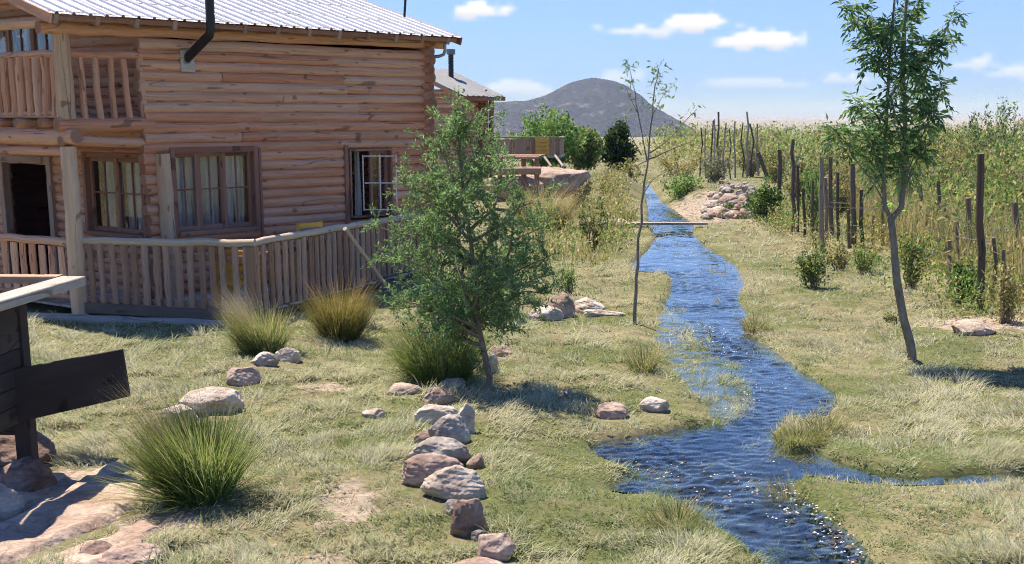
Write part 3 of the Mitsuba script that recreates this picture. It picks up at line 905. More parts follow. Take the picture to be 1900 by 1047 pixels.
for k in range(4):
    z = .09 + k * .155
    wood(yb, 'slat', one(plank, ya + HZ * z, yc + HZ * z, .04, .14, HZ), 'yellow_paint')
for q in (ya, yc):
    wood(yb, 'upright', one(plank, q - HZ * .02, q + HZ * .66, .07, .06, np.cross(yc - ya, HZ)), 'yellow_paint')

PLT = thing('low_platform', 'low grey plank platform on a log in front of the far terrace', 'platform')
for k, (x0, x1, y) in enumerate(((905, 1000, 293), (900, 1004, 291), (915, 1010, 288.5))):
    wood(PLT, 'plank', one(plank, W(x0, y, 40 + k * .5), W(x1, y, 40 + k * .5), .45, .06), 'porch_wood')
wood(PLT, 'log_beam', one(log_piece, W(915, 318, 39.4), W(1003, 316, 39.6), .11, 12), 'porch_wood', 40)
for x in (928, 972, 996):
    wood(PLT, 'leg', one(log_piece, W(x, 345, 39.6), W(x, 296, 39.9), .075, 10), 'frame_wood', 40)


# ------------------------------------------------------------------ dark plank box at the left edge, flagstones under it
BOX = thing('plank_box', 'tall dark plank box with pale rim boards on stones at the left edge', 'box')
ZR = 1.46
fr0, fr1, bk0 = G(-90, 588, ZR), G(137, 521, ZR), G(-120, 517, ZR)
fdir = (fr1 - fr0) / np.linalg.norm(fr1 - fr0)
wood(BOX, 'rim_board', one(plank, fr0, fr1, .20, .075), 'grey_wood')
bk1 = bk0 + (G(112, 518, ZR) - bk0)
wood(BOX, 'rim_board', one(plank, bk0, bk1, .16, .06), 'porch_wood')
wood(BOX, 'rim_board', one(plank, fr0 - fdir * .1, bk0, .18, .06), 'grey_wood')
inset = np.array([-fdir[1], fdir[0], 0])
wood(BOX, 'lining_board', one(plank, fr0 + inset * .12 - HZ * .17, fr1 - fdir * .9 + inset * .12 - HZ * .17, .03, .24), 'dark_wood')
pb = G(58, 872); pt = pb.copy()
wdir = fdir
for k in range(6):
    z = .50 + k * .145
    q1 = pb - wdir * .08 + HZ * z
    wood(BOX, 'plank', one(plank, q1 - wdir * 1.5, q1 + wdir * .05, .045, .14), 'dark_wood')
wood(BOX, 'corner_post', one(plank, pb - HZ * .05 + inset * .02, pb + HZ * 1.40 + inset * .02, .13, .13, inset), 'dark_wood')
pb2 = pb - wdir * .9 + inset * .9
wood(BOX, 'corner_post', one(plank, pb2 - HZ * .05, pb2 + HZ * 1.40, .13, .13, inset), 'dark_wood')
for k in range(7):
    z = .36 + k * .145
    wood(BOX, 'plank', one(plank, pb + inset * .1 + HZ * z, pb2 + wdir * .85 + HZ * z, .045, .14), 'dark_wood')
y0 = pb[1] - .22
tl, tr, br, bl = W(-60, 702, y0), W(226, 649, y0 + .05), W(240, 736, y0 + .05), W(-60, 806, y0)
lb = MB()
cc = np.array([tl, tr, br, bl])
nrm = np.cross(tr - tl, bl - tl); nrm /= np.linalg.norm(nrm)
if nrm[1] < 0: nrm = -nrm
V8 = np.vstack([cc, cc + nrm * .05])
lb.add(V8, [[0, 1, 2], [0, 2, 3], [4, 6, 5], [4, 7, 6], [0, 4, 5], [0, 5, 1], [1, 5, 6], [1, 6, 2], [2, 6, 7], [2, 7, 3], [3, 7, 4], [3, 4, 0]], np.array([[x, y * .3] for x, y in ((0, 1), (1.4, 1), (1.4, 0), (0, 0), (0, 1.1), (1.4, 1.1), (1.4, .1), (0, .1))]) + [nu(), 0])
m_ = lb.mesh()
tm = trimesh.Trimesh(m_[0], m_[1], process=False); tm.fix_normals()
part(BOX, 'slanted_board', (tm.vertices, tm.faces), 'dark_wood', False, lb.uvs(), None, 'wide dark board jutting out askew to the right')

scene['path_stone'] = rock_bsdf((.30, .225, .185), (.38, .30, .25), (.45, .375, .32))
scene['aged_wood'] = wood_bsdf((.20, .15, .115), (.26, .205, .16), (.31, .25, .20), (.28, .25, .22), .85)
scene['pebble_rock'] = rock_bsdf((.07, .055, .048), (.12, .095, .08), (.18, .15, .13))
scene['glint_white'] = {'type': 'diffuse', 'reflectance': {'type': 'rgb', 'value': (.62, .64, .66)}}  # plain white of the flecks that imitate sun sparkle on the water
# ------------------------------------------------------------------ rocks
ROCKS = []
ICO = trimesh.creation.icosphere(subdivisions=4)
ICO3 = trimesh.creation.icosphere(subdivisions=3)


def rock_mesh(c, size, seed, rz=0.0, cuts=9, rough=.10, fine=True, layer=0.0):
    g = np.random.default_rng(seed)
    m = ICO if fine else ICO3
    v = np.array(m.vertices)
    for _ in range(cuts):
        n = g.normal(0, 1, 3); n /= np.linalg.norm(n)
        d = g.uniform(.62, .9)
        k = v @ n - d
        v = v - np.outer(np.clip(k, 0, None) * .92, n)
    nv = v / np.linalg.norm(v, axis=1, keepdims=True)
    v = v + nv * ((meshkit.fbm(v * 1.7 + seed, 4, seed) - .5) * rough * 3.2 + (meshkit.fbm(v * 6 + seed, 3, seed + 1) - .5) * rough * .9)[:, None]
    if layer:
        w = v[:, 2] * 5 + v[:, 0] * 1.4 + meshkit.fbm(v * 1.5, 2, seed) * 1.5
        v = v * (1 + layer * (np.abs((w % 1) - .5) - .25))[:, None]
    v = v / np.abs(v).max(0)
    v = v * np.asarray(size) / 2
    a, b = math.cos(rz), math.sin(rz)
    v = v @ np.array([[a, b, 0], [-b, a, 0], [0, 0, 1]])
    return v + c, m.faces


def rock(name, px, py, w, h, bsdf, label, cat='rock', deep=1.0, seed=None, group=None, rz=None, layer=0.0, cuts=9, z=0.0, lift=0.0, fine=True):
    """(px, py) = middle of the foot, w and h = apparent width and height in pixels"""
    b = G(px, py, z)
    sc = F / (b[1] * math.cos(TH) + (H - z) * math.sin(TH))
    b[2] = float(ground_z(b[:1], b[1:2])[0])
    W_, H_ = w / sc, h / sc
    seed = seed or int(px * 7 + py)
    size = (W_ * 1.10, W_ * deep * 1.1, H_ * 1.6)
    c = b + [0, size[1] * .36, H_ * .26 + lift]
    ROCKS.append((c[0], c[1], size[0] * .5, size[1] * .5))
    k = thing(name, label, cat, group)
    put(k, rock_mesh(c, size, seed, R.uniform(-.25, .25) if rz is None else rz, cuts, .09, fine, layer), bsdf, True)
    return k


rock('border_rock', 748, 750, 66, 22, 'pink_rock', 'low reddish flat rock left of the small tree trunk', deep=.7)
rock('border_rock', 810, 770, 60, 30, 'pink_rock', 'pinkish grey rock just below the clump under the small tree', deep=.8)
rock('border_rock', 818, 806, 96, 36, 'pale_rock', 'palest whitish rock in the row of border rocks', deep=.55, cuts=12)
rock('border_rock', 862, 822, 40, 52, 'pale_rock', 'narrow upright pale rock right beside the whitish border rock', deep=.8)
rock('border_rock', 834, 842, 74, 50, 'grey_rock', 'grey cracked border rock under the whitish one', deep=.7, cuts=14)
rock('border_rock', 812, 876, 116, 46, 'grey_rock', 'grey wedge shaped border rock above the big layered one', deep=.6, layer=.05)
rock('border_rock', 796, 914, 116, 52, 'pink_rock', 'tan layered slab leaning on the big layered boulder', deep=.55, layer=.09, rz=.3)
rock('border_rock', 844, 936, 120, 58, 'pale_rock', 'big pale tan layered boulder in the middle of the border row', deep=.6, layer=.09, cuts=8)
rock('border_rock', 866, 994, 76, 66, 'brown_rock', 'reddish brown block with a dark face in the border row', deep=.7, cuts=14)
rock('border_rock', 916, 1044, 74, 54, 'pink_rock', 'pinkish block below the reddish brown one at the end of the border row', deep=.8, cuts=13)
rock('border_rock', 880, 1066, 110, 26, 'pink_rock', 'rock cut off by the lower edge of the view below the border row', deep=.8)
rock('border_rock', 786, 838, 40, 20, 'pink_rock', 'small pinkish stone tucked left of the grey cracked border rock', 'stone', deep=.8)
rock('border_rock', 884, 880, 36, 26, 'pink_rock', 'small pinkish stone tucked right of the wedge shaped border rock', 'stone', deep=.8)
rock('border_rock', 840, 958, 40, 26, 'grey_rock', 'small grey stone between the layered boulder and the reddish block', 'stone', deep=.8)
rock('border_rock', 890, 1004, 34, 20, 'grey_rock', 'small grey stone right of the reddish brown block', 'stone', deep=.8)
rock('border_rock', 692, 798, 40, 16, 'pale_rock', 'small pale flat stone alone in the grass left of the border rocks', 'stone', deep=.8)
rock('garden_rock', 390, 778, 118, 40, 'pale_rock', 'large whitish rock behind the biggest grass clump', deep=.7, cuts=12)
rock('garden_rock', 330, 790, 66, 28, 'pale_rock', 'pale rock half hidden by the biggest grass clump', deep=.8)
rock('garden_rock', 448, 728, 62, 34, 'pink_rock', 'pinkish rock between the whitish rock and the wispy grass clump', deep=.9)
rock('garden_rock', 488, 700, 50, 22, 'grey_rock', 'grey rock at the foot of the wispy grass clump', deep=.8)
rock('garden_rock', 532, 688, 46, 22, 'pale_rock', 'small pale rock to the right of the wispy grass clump', deep=.8)
rock('stream_rock', 1040, 588, 52, 44, 'pink_rock', 'round reddish boulder standing upright by the meadow', 'boulder', deep=.9, cuts=3)
rock('stream_rock', 1014, 595, 62, 24, 'pale_rock', 'pale domed rock in front of the round reddish boulder', deep=.8, cuts=5)
rock('stream_rock', 966, 600, 26, 14, 'pale_rock', 'small white stone left of the pale domed rock', 'stone', deep=.8)
rock('stream_rock', 1092, 580, 58, 26, 'pale_rock', 'pale rough rock right of the round reddish boulder', deep=.8, layer=.07)
rock('stream_rock', 1118, 589, 80, 11, 'pale_rock', 'thin flat pale slab lying right of the boulder', deep=.5)
rock('stream_rock', 1136, 782, 58, 26, 'pink_rock', 'pinkish stone in the grass above the left pool', deep=.8)
rock('stream_rock', 1216, 771, 54, 24, 'pale_rock', 'pale stone in the grass nearest the water', deep=.8)
rock('stream_rock', 1050, 748, 22, 10, 'pale_rock', 'tiny pale stone in the shadow of the small tree', 'stone', deep=.8)
rock('stream_rock', 905, 705, 40, 42, 'pale_rock', 'pale rock behind the trunk of the small tree', deep=.8)
rock('stream_rock', 840, 732, 56, 20, 'grey_rock', 'dark grey rock at the foot of the shaded grass clump', deep=.8)
rock('stream_rock', 930, 665, 44, 18, 'pink_rock', 'tan stone in the grass right behind the small tree', 'stone', deep=.8)
rock('stream_rock', 1812, 632, 80, 24, 'path_stone', 'tan mound shaped rock below the tall fence post', deep=.9, cuts=4)
rock('stream_rock', 1145, 425, 48, 14, 'pale_rock', 'white flat rock at the left end of the footplank', deep=.9)
rock('stream_rock', 1350, 400, 66, 14, 'pale_rock', 'long whitish rock at the foot of the rubble heap', deep=.6)
rock('base_rock', 36, 912, 104, 60, 'brown_rock', 'reddish brown boulder under the dark plank box', 'boulder', deep=.8, cuts=10)
rock('base_rock', 20, 868, 130, 62, 'brown_rock', 'long dark slab of rock wedged beneath the plank box', deep=.7)
rock('base_rock', 0, 962, 70, 60, 'grey_rock', 'rounded dark grey boulder at the far left edge', 'boulder', deep=.9, cuts=5)
rock('path_rock', 240, 1052, 110, 30, 'pink_rock', 'pinkish rock at the lower edge beside the stone path', deep=.8)
rock('path_rock', 168, 1036, 84, 26, 'brown_rock', 'brownish rock set at the end of the stone path', deep=.8)

# stone path: big flat flagstones with uneven edges
def flag_mesh(pts, h, seed):
    poly = shapely.Polygon(gp(pts)).buffer(-.02)
    poly = poly.buffer(.05).buffer(-.05)
    x0, y0, x1, y1 = poly.bounds
    st = .014
    X, Y = np.meshgrid(np.arange(x0 - .05, x1 + .1, st), np.arange(y0 - .05, y1 + .1, st))
    d = -sdist(poly, X, Y).reshape(X.shape) + lump(X, Y, 5, seed) * .08
    Z = ground_z(X, Y) - .06 + np.clip(d / .09, 0, 1) ** .5 * (h + .055) + lump(X, Y, 2.2, seed) * .03 + lump(X, Y, 9, seed + 1) * .012
    ok = d > -.01
    i, j = np.nonzero(ok[:-1, :-1] & ok[1:, :-1] & ok[:-1, 1:] & ok[1:, 1:])
    n = X.shape[1]
    return np.stack([X, Y, Z], -1).reshape(-1, 3), np.stack([i * n + j, i * n + j + 1, (i + 1) * n + j + 1, (i + 1) * n + j], -1)


PATH = 'path'
labels[PATH] = {'label': 'pale pinkish flagstone path leading past the plank box', 'category': 'path', 'kind': 'structure'}
part(PATH, 'flagstone', flag_mesh([(120, 900), (188, 866), (245, 870), (288, 905), (266, 945), (180, 988), (100, 1016), (0, 1066), (-70, 1110), (-70, 1005), (36, 958), (88, 925)], .055, 3), 'path_stone', True)
part(PATH, 'flagstone', flag_mesh([(-80, 968), (-80, 925), (40, 885), (120, 868), (180, 866), (112, 900), (80, 925), (28, 956), (-64, 998)], .03, 5), 'path_stone', True)
part(PATH, 'flagstone', flag_mesh([(120, 1018), (196, 990), (276, 952), (312, 985), (262, 1034), (160, 1068), (80, 1072), (40, 1056)], .045, 6), 'path_stone', True)

bk = rock_mesh(W(1036, 338, 42), (2.3, 1.8, .95), 77, .2, 5, .12, True)
struct('earth_bank', 'pale earth bank below the far terrace', 'bank', bk, 'path_stone', smooth=True)
bk = rock_mesh(W(962, 345, 41.5), (2.2, 1.6, .8), 78, .1, 5, .12, True)
struct('earth_bank', 'pale earth bank under the low platform', 'bank', bk, 'path_stone', smooth=True)

# rubble heap by the far bend
for k in range(104):
    a = R.uniform(0, 1); b = R.uniform(0, 1)
    px = 1296 + 96 * a + 12 * (1 - b); py = 406 - 78 * b * (.40 + .60 * a)
    zz = max(0, .02 + 1.15 * b * a)
    q = G(px, py, zz) if k % 2 else G(px, py, zz)
    s = R.uniform(.13, .34) * (1.5 if k % 9 == 0 else 1)
    kk = thing('rubble_stone', 'grey stone in the rubble heap on the right bank above the footplank', 'stone', 'stones of the rubble heap')
    put(kk, rock_mesh(q + HZ * (s * .05), (s * 1.3, s, s * .8), 900 + k, R.uniform(0, 3), 8, .1, False), 'grey_rock' if k % 3 else 'path_stone', True)

# footplank over the stream
fp = thing('footplank', 'narrow wooden plank laid across the stream as a footbridge', 'plank')
mb = MB()
plank(mb, G(1160, 415, .10), G(1312, 415, .10), .22, .06)
put(fp, mb.mesh(), 'grey_wood', False, mb.uvs())

# ------------------------------------------------------------------ plants: blades, leaves, branches
def pal(n, cols, jit=.12, g=None):
    g = g or R
    cols = np.asarray(cols, float)
    return np.clip(cols[g.integers(0, len(cols), n)] * g.uniform(1 - jit, 1 + jit, (n, 1)) * g.uniform(.94, 1.06, (n, 3)), .004, .95)


def blades(base, az, L, w, lean, bend, cols, segs=2, tipcol=None):
    n = len(base)
    L, w, lean, bend, az = (np.broadcast_to(x, (n,)).astype(float) for x in (L, w, lean, bend, az))
    hx = np.stack([np.cos(az), np.sin(az), np.zeros(n)], -1)
    tw = az + np.pi / 2 + R.normal(0, .5, n)
    sd = np.stack([np.cos(tw), np.sin(tw), R.normal(0, .25, n)], -1)
    pos = np.array(base, float)
    vs, cs = [], []
    for k in range(segs + 1):
        t = k / segs
        if k < segs:
            hw = (w * (1 - t ** 2 * .75) * .5)[:, None] * sd
            vs += [pos - hw, pos + hw]
        else:
            vs += [pos]
        c = cols if tipcol is None else cols * (1 - t) + tipcol * t
        cs += [c] * (2 if k < segs else 1)
        a = lean + bend * (t + .5 / segs)
        pos = pos + (L / segs)[:, None] * (np.sin(a)[:, None] * hx + np.cos(a)[:, None] * HZ)
    m = 2 * segs + 1
    v = np.stack(vs, 1).reshape(-1, 3)
    c = np.stack(cs, 1).reshape(-1, 3)
    f = []
    for k in range(segs - 1):
        f += [[2 * k, 2 * k + 1, 2 * k + 3], [2 * k, 2 * k + 3, 2 * k + 2]]
    f += [[2 * segs - 2, 2 * segs - 1, 2 * segs]]
    f = (np.array(f)[None] + (np.arange(n) * m)[:, None, None]).reshape(-1, 3)
    return v, f, c


def leaves(pos, dirn, L, w, cols, fold=.25, droop=0.0):
    """pointed leaves: a folded lozenge of four triangles"""
    n = len(pos)
    L, w = np.broadcast_to(L, (n,))[:, None], np.broadcast_to(w, (n,))[:, None]
    d = np.array(dirn, float); d[:, 2] -= droop
    d /= np.linalg.norm(d, axis=1, keepdims=True) + 1e-9
    r = R.normal(0, 1, (n, 3)) + [0, 0, .9]
    s = np.cross(d, r); s /= np.linalg.norm(s, axis=1, keepdims=True) + 1e-9
    u = np.cross(s, d)
    mid = pos + d * L * .45
    v = np.stack([pos, mid - s * w / 2 + u * w * fold, mid, mid + s * w / 2 + u * w * fold, pos + d * L - u * L * .08], 1).reshape(-1, 3)
    f = (np.array([[0, 2, 1], [0, 3, 2], [1, 2, 4], [2, 3, 4]])[None] + (np.arange(n) * 5)[:, None, None]).reshape(-1, 3)
    return v, f, np.repeat(cols, 5, 0)


def simple_leaves(pos, dirn, L, w, cols):
    n = len(pos)
    L, w = np.broadcast_to(L, (n,))[:, None], np.broadcast_to(w, (n,))[:, None]
    d = np.array(dirn, float); d /= np.linalg.norm(d, axis=1, keepdims=True) + 1e-9
    r = R.normal(0, 1, (n, 3)) + [0, 0, .8]
    s = np.cross(d, r); s /= np.linalg.norm(s, axis=1, keepdims=True) + 1e-9
    v = np.stack([pos, pos + d * L * .5 - s * w / 2, pos + d * L, pos + d * L * .5 + s * w / 2], 1).reshape(-1, 3)
    f = (np.array([[0, 1, 2], [0, 2, 3]])[None] + (np.arange(n) * 4)[:, None, None]).reshape(-1, 3)
    return v, f, np.repeat(cols, 4, 0)


def unit(n, up=0.0):
    d = R.normal(0, 1, (n, 3)) + [0, 0, up]
    return d / np.linalg.norm(d, axis=1, keepdims=True)


def curve(a, b, n=6, sag=0.0, jit=.03):
    a, b = np.asarray(a, float), np.asarray(b, float)
    t = np.linspace(0, 1, n)[:, None]
    L = np.linalg.norm(b - a)
    p = a * (1 - t) + b * t + np.sin(t * np.pi) * np.array([0, 0, sag * L]) + R.normal(0, jit * L, (n, 3)) * np.sin(t * np.pi)
    return p


def along(path, t):
    path = np.asarray(path)
    d = np.r_[0, np.cumsum(np.linalg.norm(np.diff(path, axis=0), axis=1))]
    return np.stack([np.interp(t * d[-1], d, path[:, k]) for k in range(3)], -1)


# grass clumps --------------------------------------------------------------
GREEN = [(0.112, 0.228, 0.041), (0.154, 0.276, 0.06), (0.203, 0.318, 0.084), (0.089, 0.186, 0.035)]
STRAW = [(.50, .43, .24), (.44, .37, .19), (.56, .50, .31), (.36, .30, .14)]


def tuft(label, c, rad, L, n, nst, lean, wind, base_cols=GREEN, tip_cols=STRAW, w=.006, group=None, stalk=None, dryfrac=.25, tipmix=.6):
    k = thing('grass_clump', label, 'grass clump', group)
    c = np.array([c[0], c[1], float(ground_z(c[:1], c[1:2])[0])])
    a = R.uniform(0, 2 * np.pi, n); r = rad * np.sqrt(R.uniform(0, 1, n))
    b = np.stack([c[0] + r * np.cos(a), c[1] + r * np.sin(a), np.full(n, c[2] - .03)], -1)
    az = np.arctan2(np.sin(a) + R.normal(0, .5, n) + wind[1], np.cos(a) + R.normal(0, .5, n) + wind[0])
    ln = lean * (.15 + .85 * r / rad) * R.uniform(.5, 1.3, n)
    stray = R.uniform(0, 1, n) < .13                       # bent and fallen blades
    ln[stray] += R.uniform(.3, 1.0, stray.sum())
    col = pal(n, base_cols)
    tip = pal(n, tip_cols)
    dry = R.uniform(0, 1, n) < dryfrac
    col[dry] = tip[dry] * .85
    tipc = col * (1 - tipmix) + tip * tipmix
    v, f, cc = blades(b, az, L * R.uniform(.5, 1.08, n), w * R.uniform(.6, 1.3, n), ln, R.uniform(.25, 1.0, n) * lean * 1.3, col, 5, tipc)
    part(k, 'blades', (v, f), 'foliage', False, None, cc, None, 'stuff')
    if nst:
        a = R.uniform(0, 2 * np.pi, nst); r = rad * .6 * np.sqrt(R.uniform(0, 1, nst))
        b = np.stack([c[0] + r * np.cos(a), c[1] + r * np.sin(a), np.full(nst, c[2])], -1)
        az = np.arctan2(np.sin(a) * .6 + R.normal(0, .35, nst) + wind[1] * 1.6, np.cos(a) * .6 + R.normal(0, .35, nst) + wind[0] * 1.6)
        s = pal(nst, stalk or STRAW)
        v, f, cc = blades(b, az, L * R.uniform(.95, 1.5, nst), w * .55, lean * R.uniform(.4, 1.0, nst), lean * R.uniform(.5, 1.5, nst), s, 6)
        part(k, 'seed_stalks', (v, f), 'dry_blade', False, None, cc, None, 'stuff')
    return k


tuft('biggest green grass clump in front beside the stone path', G(372, 932), .19, .78, 3400, 220, .48, (-.9, .15), w=.0075, dryfrac=.06, tipmix=.35)
tuft('wispy grass clump with pale plumes blown left, near the fence corner', G(488, 674), .20, .66, 2700, 420, .48, (-.85, .1), stalk=[(.60, .52, .33), (.54, .46, .29), (.62, .56, .40)], dryfrac=.18, tipmix=.5)
tuft('grass clump with orange golden tops in front of the picket fence', G(632, 637), .20, .74, 3000, 200, .40, (0, 0), base_cols=[(.05, .095, .025), (.07, .12, .03), (.10, .15, .04)], tip_cols=[(.44, .33, .10), (.50, .38, .15), (.36, .31, .10)], stalk=[(.46, .31, .11), (.52, .38, .17)], dryfrac=.03, tipmix=.55)
tuft('grass clump in the shade under the small tree', G(815, 716), .28, .74, 3400, 60, .60, (-.1, 0), dryfrac=.10, tipmix=.3)
tuft('pale straw grass clump on the bank behind the small tree', G(1010, 425), .5, 1.1, 1400, 300, .6, (.1, 0), dryfrac=.6, w=.012)
tuft('small bright green tuft on the meadow left of the stream pool', G(1195, 690), .14, .42, 320, 0, .5, (0, 0), base_cols=[(.15, .22, .06), (.12, .19, .05)], w=.006)
tuft('small green tuft on the lawn above the border rocks', G(650, 850), .14, .22, 260, 0, .9, (0, 0), w=.006, tipmix=.3)
for px, py, nm in ((1215, 855, 'reedy tuft at the water edge left of the wide pool'), (1470, 905, 'green tuft on the point where the side channel joins the stream'), (1530, 800, 'tuft between the grassy islet and the right bank'), (1400, 610, 'light green tuft at the bend on the right bank'), (1255, 975, 'green tuft on the left bank nearest the camera')):
    tuft(nm, G(px, py), .16, .30, 260, 0, .7, (0, 0), base_cols=[(.15, .21, .06), (.11, .17, .045), (.22, .25, .10)], w=.006, tipmix=.35)
tuft('grassy islet tuft standing in the stream', G(1480, 815), .20, .20, 420, 0, .8, (0, 0), base_cols=[(.17, .22, .06), (.13, .18, .05)], w=.006, tipmix=.3)


# trees ----------------------------------------------------------------------
def tree_parts(k, trunk_paths, crown, bark='bark', sides=10, leaf_bsdf='foliage'):
    for path, r0, r1 in trunk_paths[:1]:
        pass
    tb = MB()
    for n_, (path, r0, r1) in enumerate(trunk_paths):
        path = np.asarray(path)
        d = np.r_[0, np.cumsum(np.linalg.norm(np.diff(path, axis=0), axis=1))]
        v, f, uv = tube(path, r0 + (r1 - r0) * (d / d[-1]) ** .8, sides if r0 > .012 else 5, True, .04)
        tb.add(v, f, uv + [nu(), 0])
    part(k, 'trunk', tb.mesh(), bark, True, tb.uvs())
    if crown: part(k, 'crown', crown.mesh(), leaf_bsdf, False, None, crown.cols())


# small tree with fine leaves
TB = G(905, 735)
Y0 = TB[1]
tp = lambda px, py, dy=0: W(px, py, Y0 + dy)
trunk = [tp(905, 742), tp(908, 700), tp(900, 660), tp(888, 610), tp(884, 575), tp(880, 520), tp(874, 450), tp(862, 380), tp(855, 300), tp(850, 230)]
paths = [(trunk, .041, .010)]
limbs = [((890, 620), (770, 560, .3)), ((886, 590), (985, 560, -.2)), ((884, 575), (740, 480, -.3)), ((884, 570), (1000, 460, .3)), ((880, 530), (800, 420, .5)), ((880, 520), (940, 400, -.3)), ((874, 450), (770, 340, 0)), ((870, 430), (960, 330, .4)),
         ((862, 380), (810, 260, -.2)), ((860, 360), (905, 260, .2)), ((884, 580), (860, 520, -.8)), ((884, 560), (900, 480, .8)), ((872, 440), (860, 350, -.6)), ((855, 310), (845, 205, 0)), ((886, 600), (950, 585, .6)), ((888, 610), (800, 590, -.5)), ((876, 480), (725, 400, .2)),
         ((884, 575), (1020, 510, -.1)), ((890, 625), (745, 560, -.35)), ((880, 500), (700, 420, -.2)), ((872, 430), (730, 330, .2)), ((880, 540), (760, 430, -.6)), ((880, 520), (830, 330, .5)), ((878, 500), (960, 470, .7)), ((886, 590), (830, 560, .7)), ((882, 560), (950, 520, -.7)), ((866, 400), (790, 300, .4)), ((862, 380), (930, 300, -.4)), ((850, 260), (820, 225, .2)), ((852, 260), (880, 215, -.2)), ((886, 600), (720, 470, .5)), ((880, 520), (1010, 420, -.3)), ((886, 590), (1025, 545, .2)), ((884, 570), (1030, 470, 0)), ((874, 450), (1000, 370, .1)), ((890, 640), (775, 618, .25)), ((888, 620), (835, 632, .45)), ((889, 625), (725, 575, .3)), ((886, 600), (960, 610, .2)), ((889, 615), (800, 600, .6))]
crown = MB()
LEAF1 = [(0.159, 0.275, 0.112), (0.208, 0.341, 0.135), (0.258, 0.391, 0.169), (0.129, 0.226, 0.094), (0.316, 0.441, 0.205)]
for a, b in limbs:
    p0, p1 = tp(*a), tp(*b[:2], b[2])
    path = curve(p0, p1, 7, .06, .04)
    L = np.linalg.norm(p1 - p0)
    paths.append((path, .022 if L > .5 else .014, .004))
    for q in range(int(12 + L * 11)):
        t = R.uniform(.28, 1.0)
        s = along(path, np.array([t]))[0]
        d = unit(1, .55)[0]
        tl = R.uniform(.18, .42)
        tw = curve(s, s + d * tl + HZ * -.04, 4, .05, .05)
        if q % 2 == 0: paths.append((tw, .0045, .0015))
        m = int(tl * 150)
        tt = R.uniform(.05, 1, m)
        pos = along(tw, tt) + R.normal(0, .016, (m, 3))
        crown.add(*(lambda o: (o[0], o[1], None, o[2]))(simple_leaves(pos, unit(m, .1) + d * .9, R.uniform(.035, .062, m), R.uniform(.011, .018, m), pal(m, LEAF1, .2))))
for q in range(26):                                        # sparse shoots at the outline
    px, py = R.uniform(700, 1030), R.uniform(260, 600)
k = thing('small_tree', 'bushy small tree with fine green leaves beside the border rocks', 'tree')
tree_parts(k, paths, crown)

# young tree on the right with large drooping leaves
SB = G(1692, 665)
sp_ = lambda px, py, dy=0: W(px, py, SB[1] + dy)
stem = [sp_(1692, 672), sp_(1690, 640), sp_(1676, 590), sp_(1664, 520), sp_(1658, 450), sp_(1653, 405)]
lft = [sp_(1653, 405), sp_(1642, 385), sp_(1640, 320), sp_(1645, 220), sp_(1651, 100), sp_(1660, 0), sp_(1664, -140)]
rgt = [sp_(1654, 408), sp_(1672, 385, .05), sp_(1679, 320, .1), sp_(1679, 200, .12), sp_(1674, 100, .15), sp_(1682, 0, .18), sp_(1692, -170, .2)]
paths = [(stem, .058, .040), (lft, .026, .010), (rgt, .034, .012)]
crown = MB()
LEAF2 = [(0.104, 0.206, 0.079), (0.146, 0.271, 0.098), (0.201, 0.33, 0.122), (0.079, 0.165, 0.073), (0.305, 0.437, 0.171)]
br = [((1640, 375), (1590, 300), (1545, 240, -.1)), ((1679, 200), (1735, 100), (1772, 15, .1)), ((1650, 110), (1610, 50), (1565, 5, 0)), ((1645, 230), (1610, 200), (1585, 185, .2)), ((1679, 260), (1720, 230), (1752, 150, -.2)), ((1680, 330), (1712, 250), (1740, 195, .3)),
      ((1640, 330), (1615, 270), (1600, 235, -.3)), ((1679, 150), (1710, 110), (1735, 80, -.2)), ((1651, 100), (1635, 60), (1618, 30, .3)), ((1679, 300), (1660, 230), (1655, 170, -.4)), ((1645, 200), (1670, 140), (1690, 120, -.3)), ((1679, 350), (1700, 300), (1722, 275, .1)),
      ((1640, 360), (1620, 320), (1612, 290, .2)), ((1682, 0), (1720, -60), (1760, -110, 0)), ((1660, 0), (1620, -60), (1590, -120, 0)), ((1676, 120), (1680, 60), (1700, 10, .3)), ((1648, 160), (1625, 120), (1606, 90, -.2)), ((1662, -20), (1680, -80), (1670, -150, .1)), ((1679, 230), (1705, 190), (1722, 165, .3)),
      ((1643, 300), (1640, 250), (1630, 210, .3)), ((1680, 340), (1665, 300), (1672, 265, .2)), ((1679, 180), (1690, 130), (1672, 85, -.3)), ((1651, 120), (1645, 70), (1660, 30, -.2))]
for n_, (a, b, c) in enumerate(br):
    p = np.array([sp_(*a), sp_(*b, c[2] * .5), sp_(*c)])
    path = np.vstack([curve(p[0], p[1], 4, 0, .03), curve(p[1], p[2], 4, 0, .03)[1:]])
    paths.append((path, .011, .003))
    L = np.linalg.norm(np.diff(path, axis=0), axis=1).sum()
    for q in range(int((18 if n_ else 12) + L * 20)):
        t = R.uniform(.30 if n_ else .70, 1.0)
        s = along(path, np.array([t]))[0]
        d = unit(1, .25)[0]
        rl = R.uniform(.14, .26)
        rach = curve(s, s + d * rl - HZ * .05, 5, .1, .02)
        m = 7
        tt = np.array([.3, .3, .55, .55, .8, .8, 1.0])
        pos = along(rach, tt)
        side = np.cross(d, [0, 0, 1.0]); side /= np.linalg.norm(side) + 1e-9
        sg = np.array([1, -1, 1, -1, 1, -1, 0])[:, None]
        dd = d * .75 + side * sg * .9 + R.normal(0, .25, (m, 3))
        o = leaves(pos, dd, R.uniform(.085, .13, m), R.uniform(.024, .036, m), np.repeat(pal(1, LEAF2, .15), m, 0) * R.uniform(.85, 1.15, (m, 1)), .2, .45)
        crown.add(o[0], o[1], None, o[2])
        paths.append((rach, .0028, .0012))
k = thing('young_tree', 'slim young tree with forked trunk and large green leaves right of the stream', 'tree')
tree_parts(k, paths, crown, 'pale_bark')

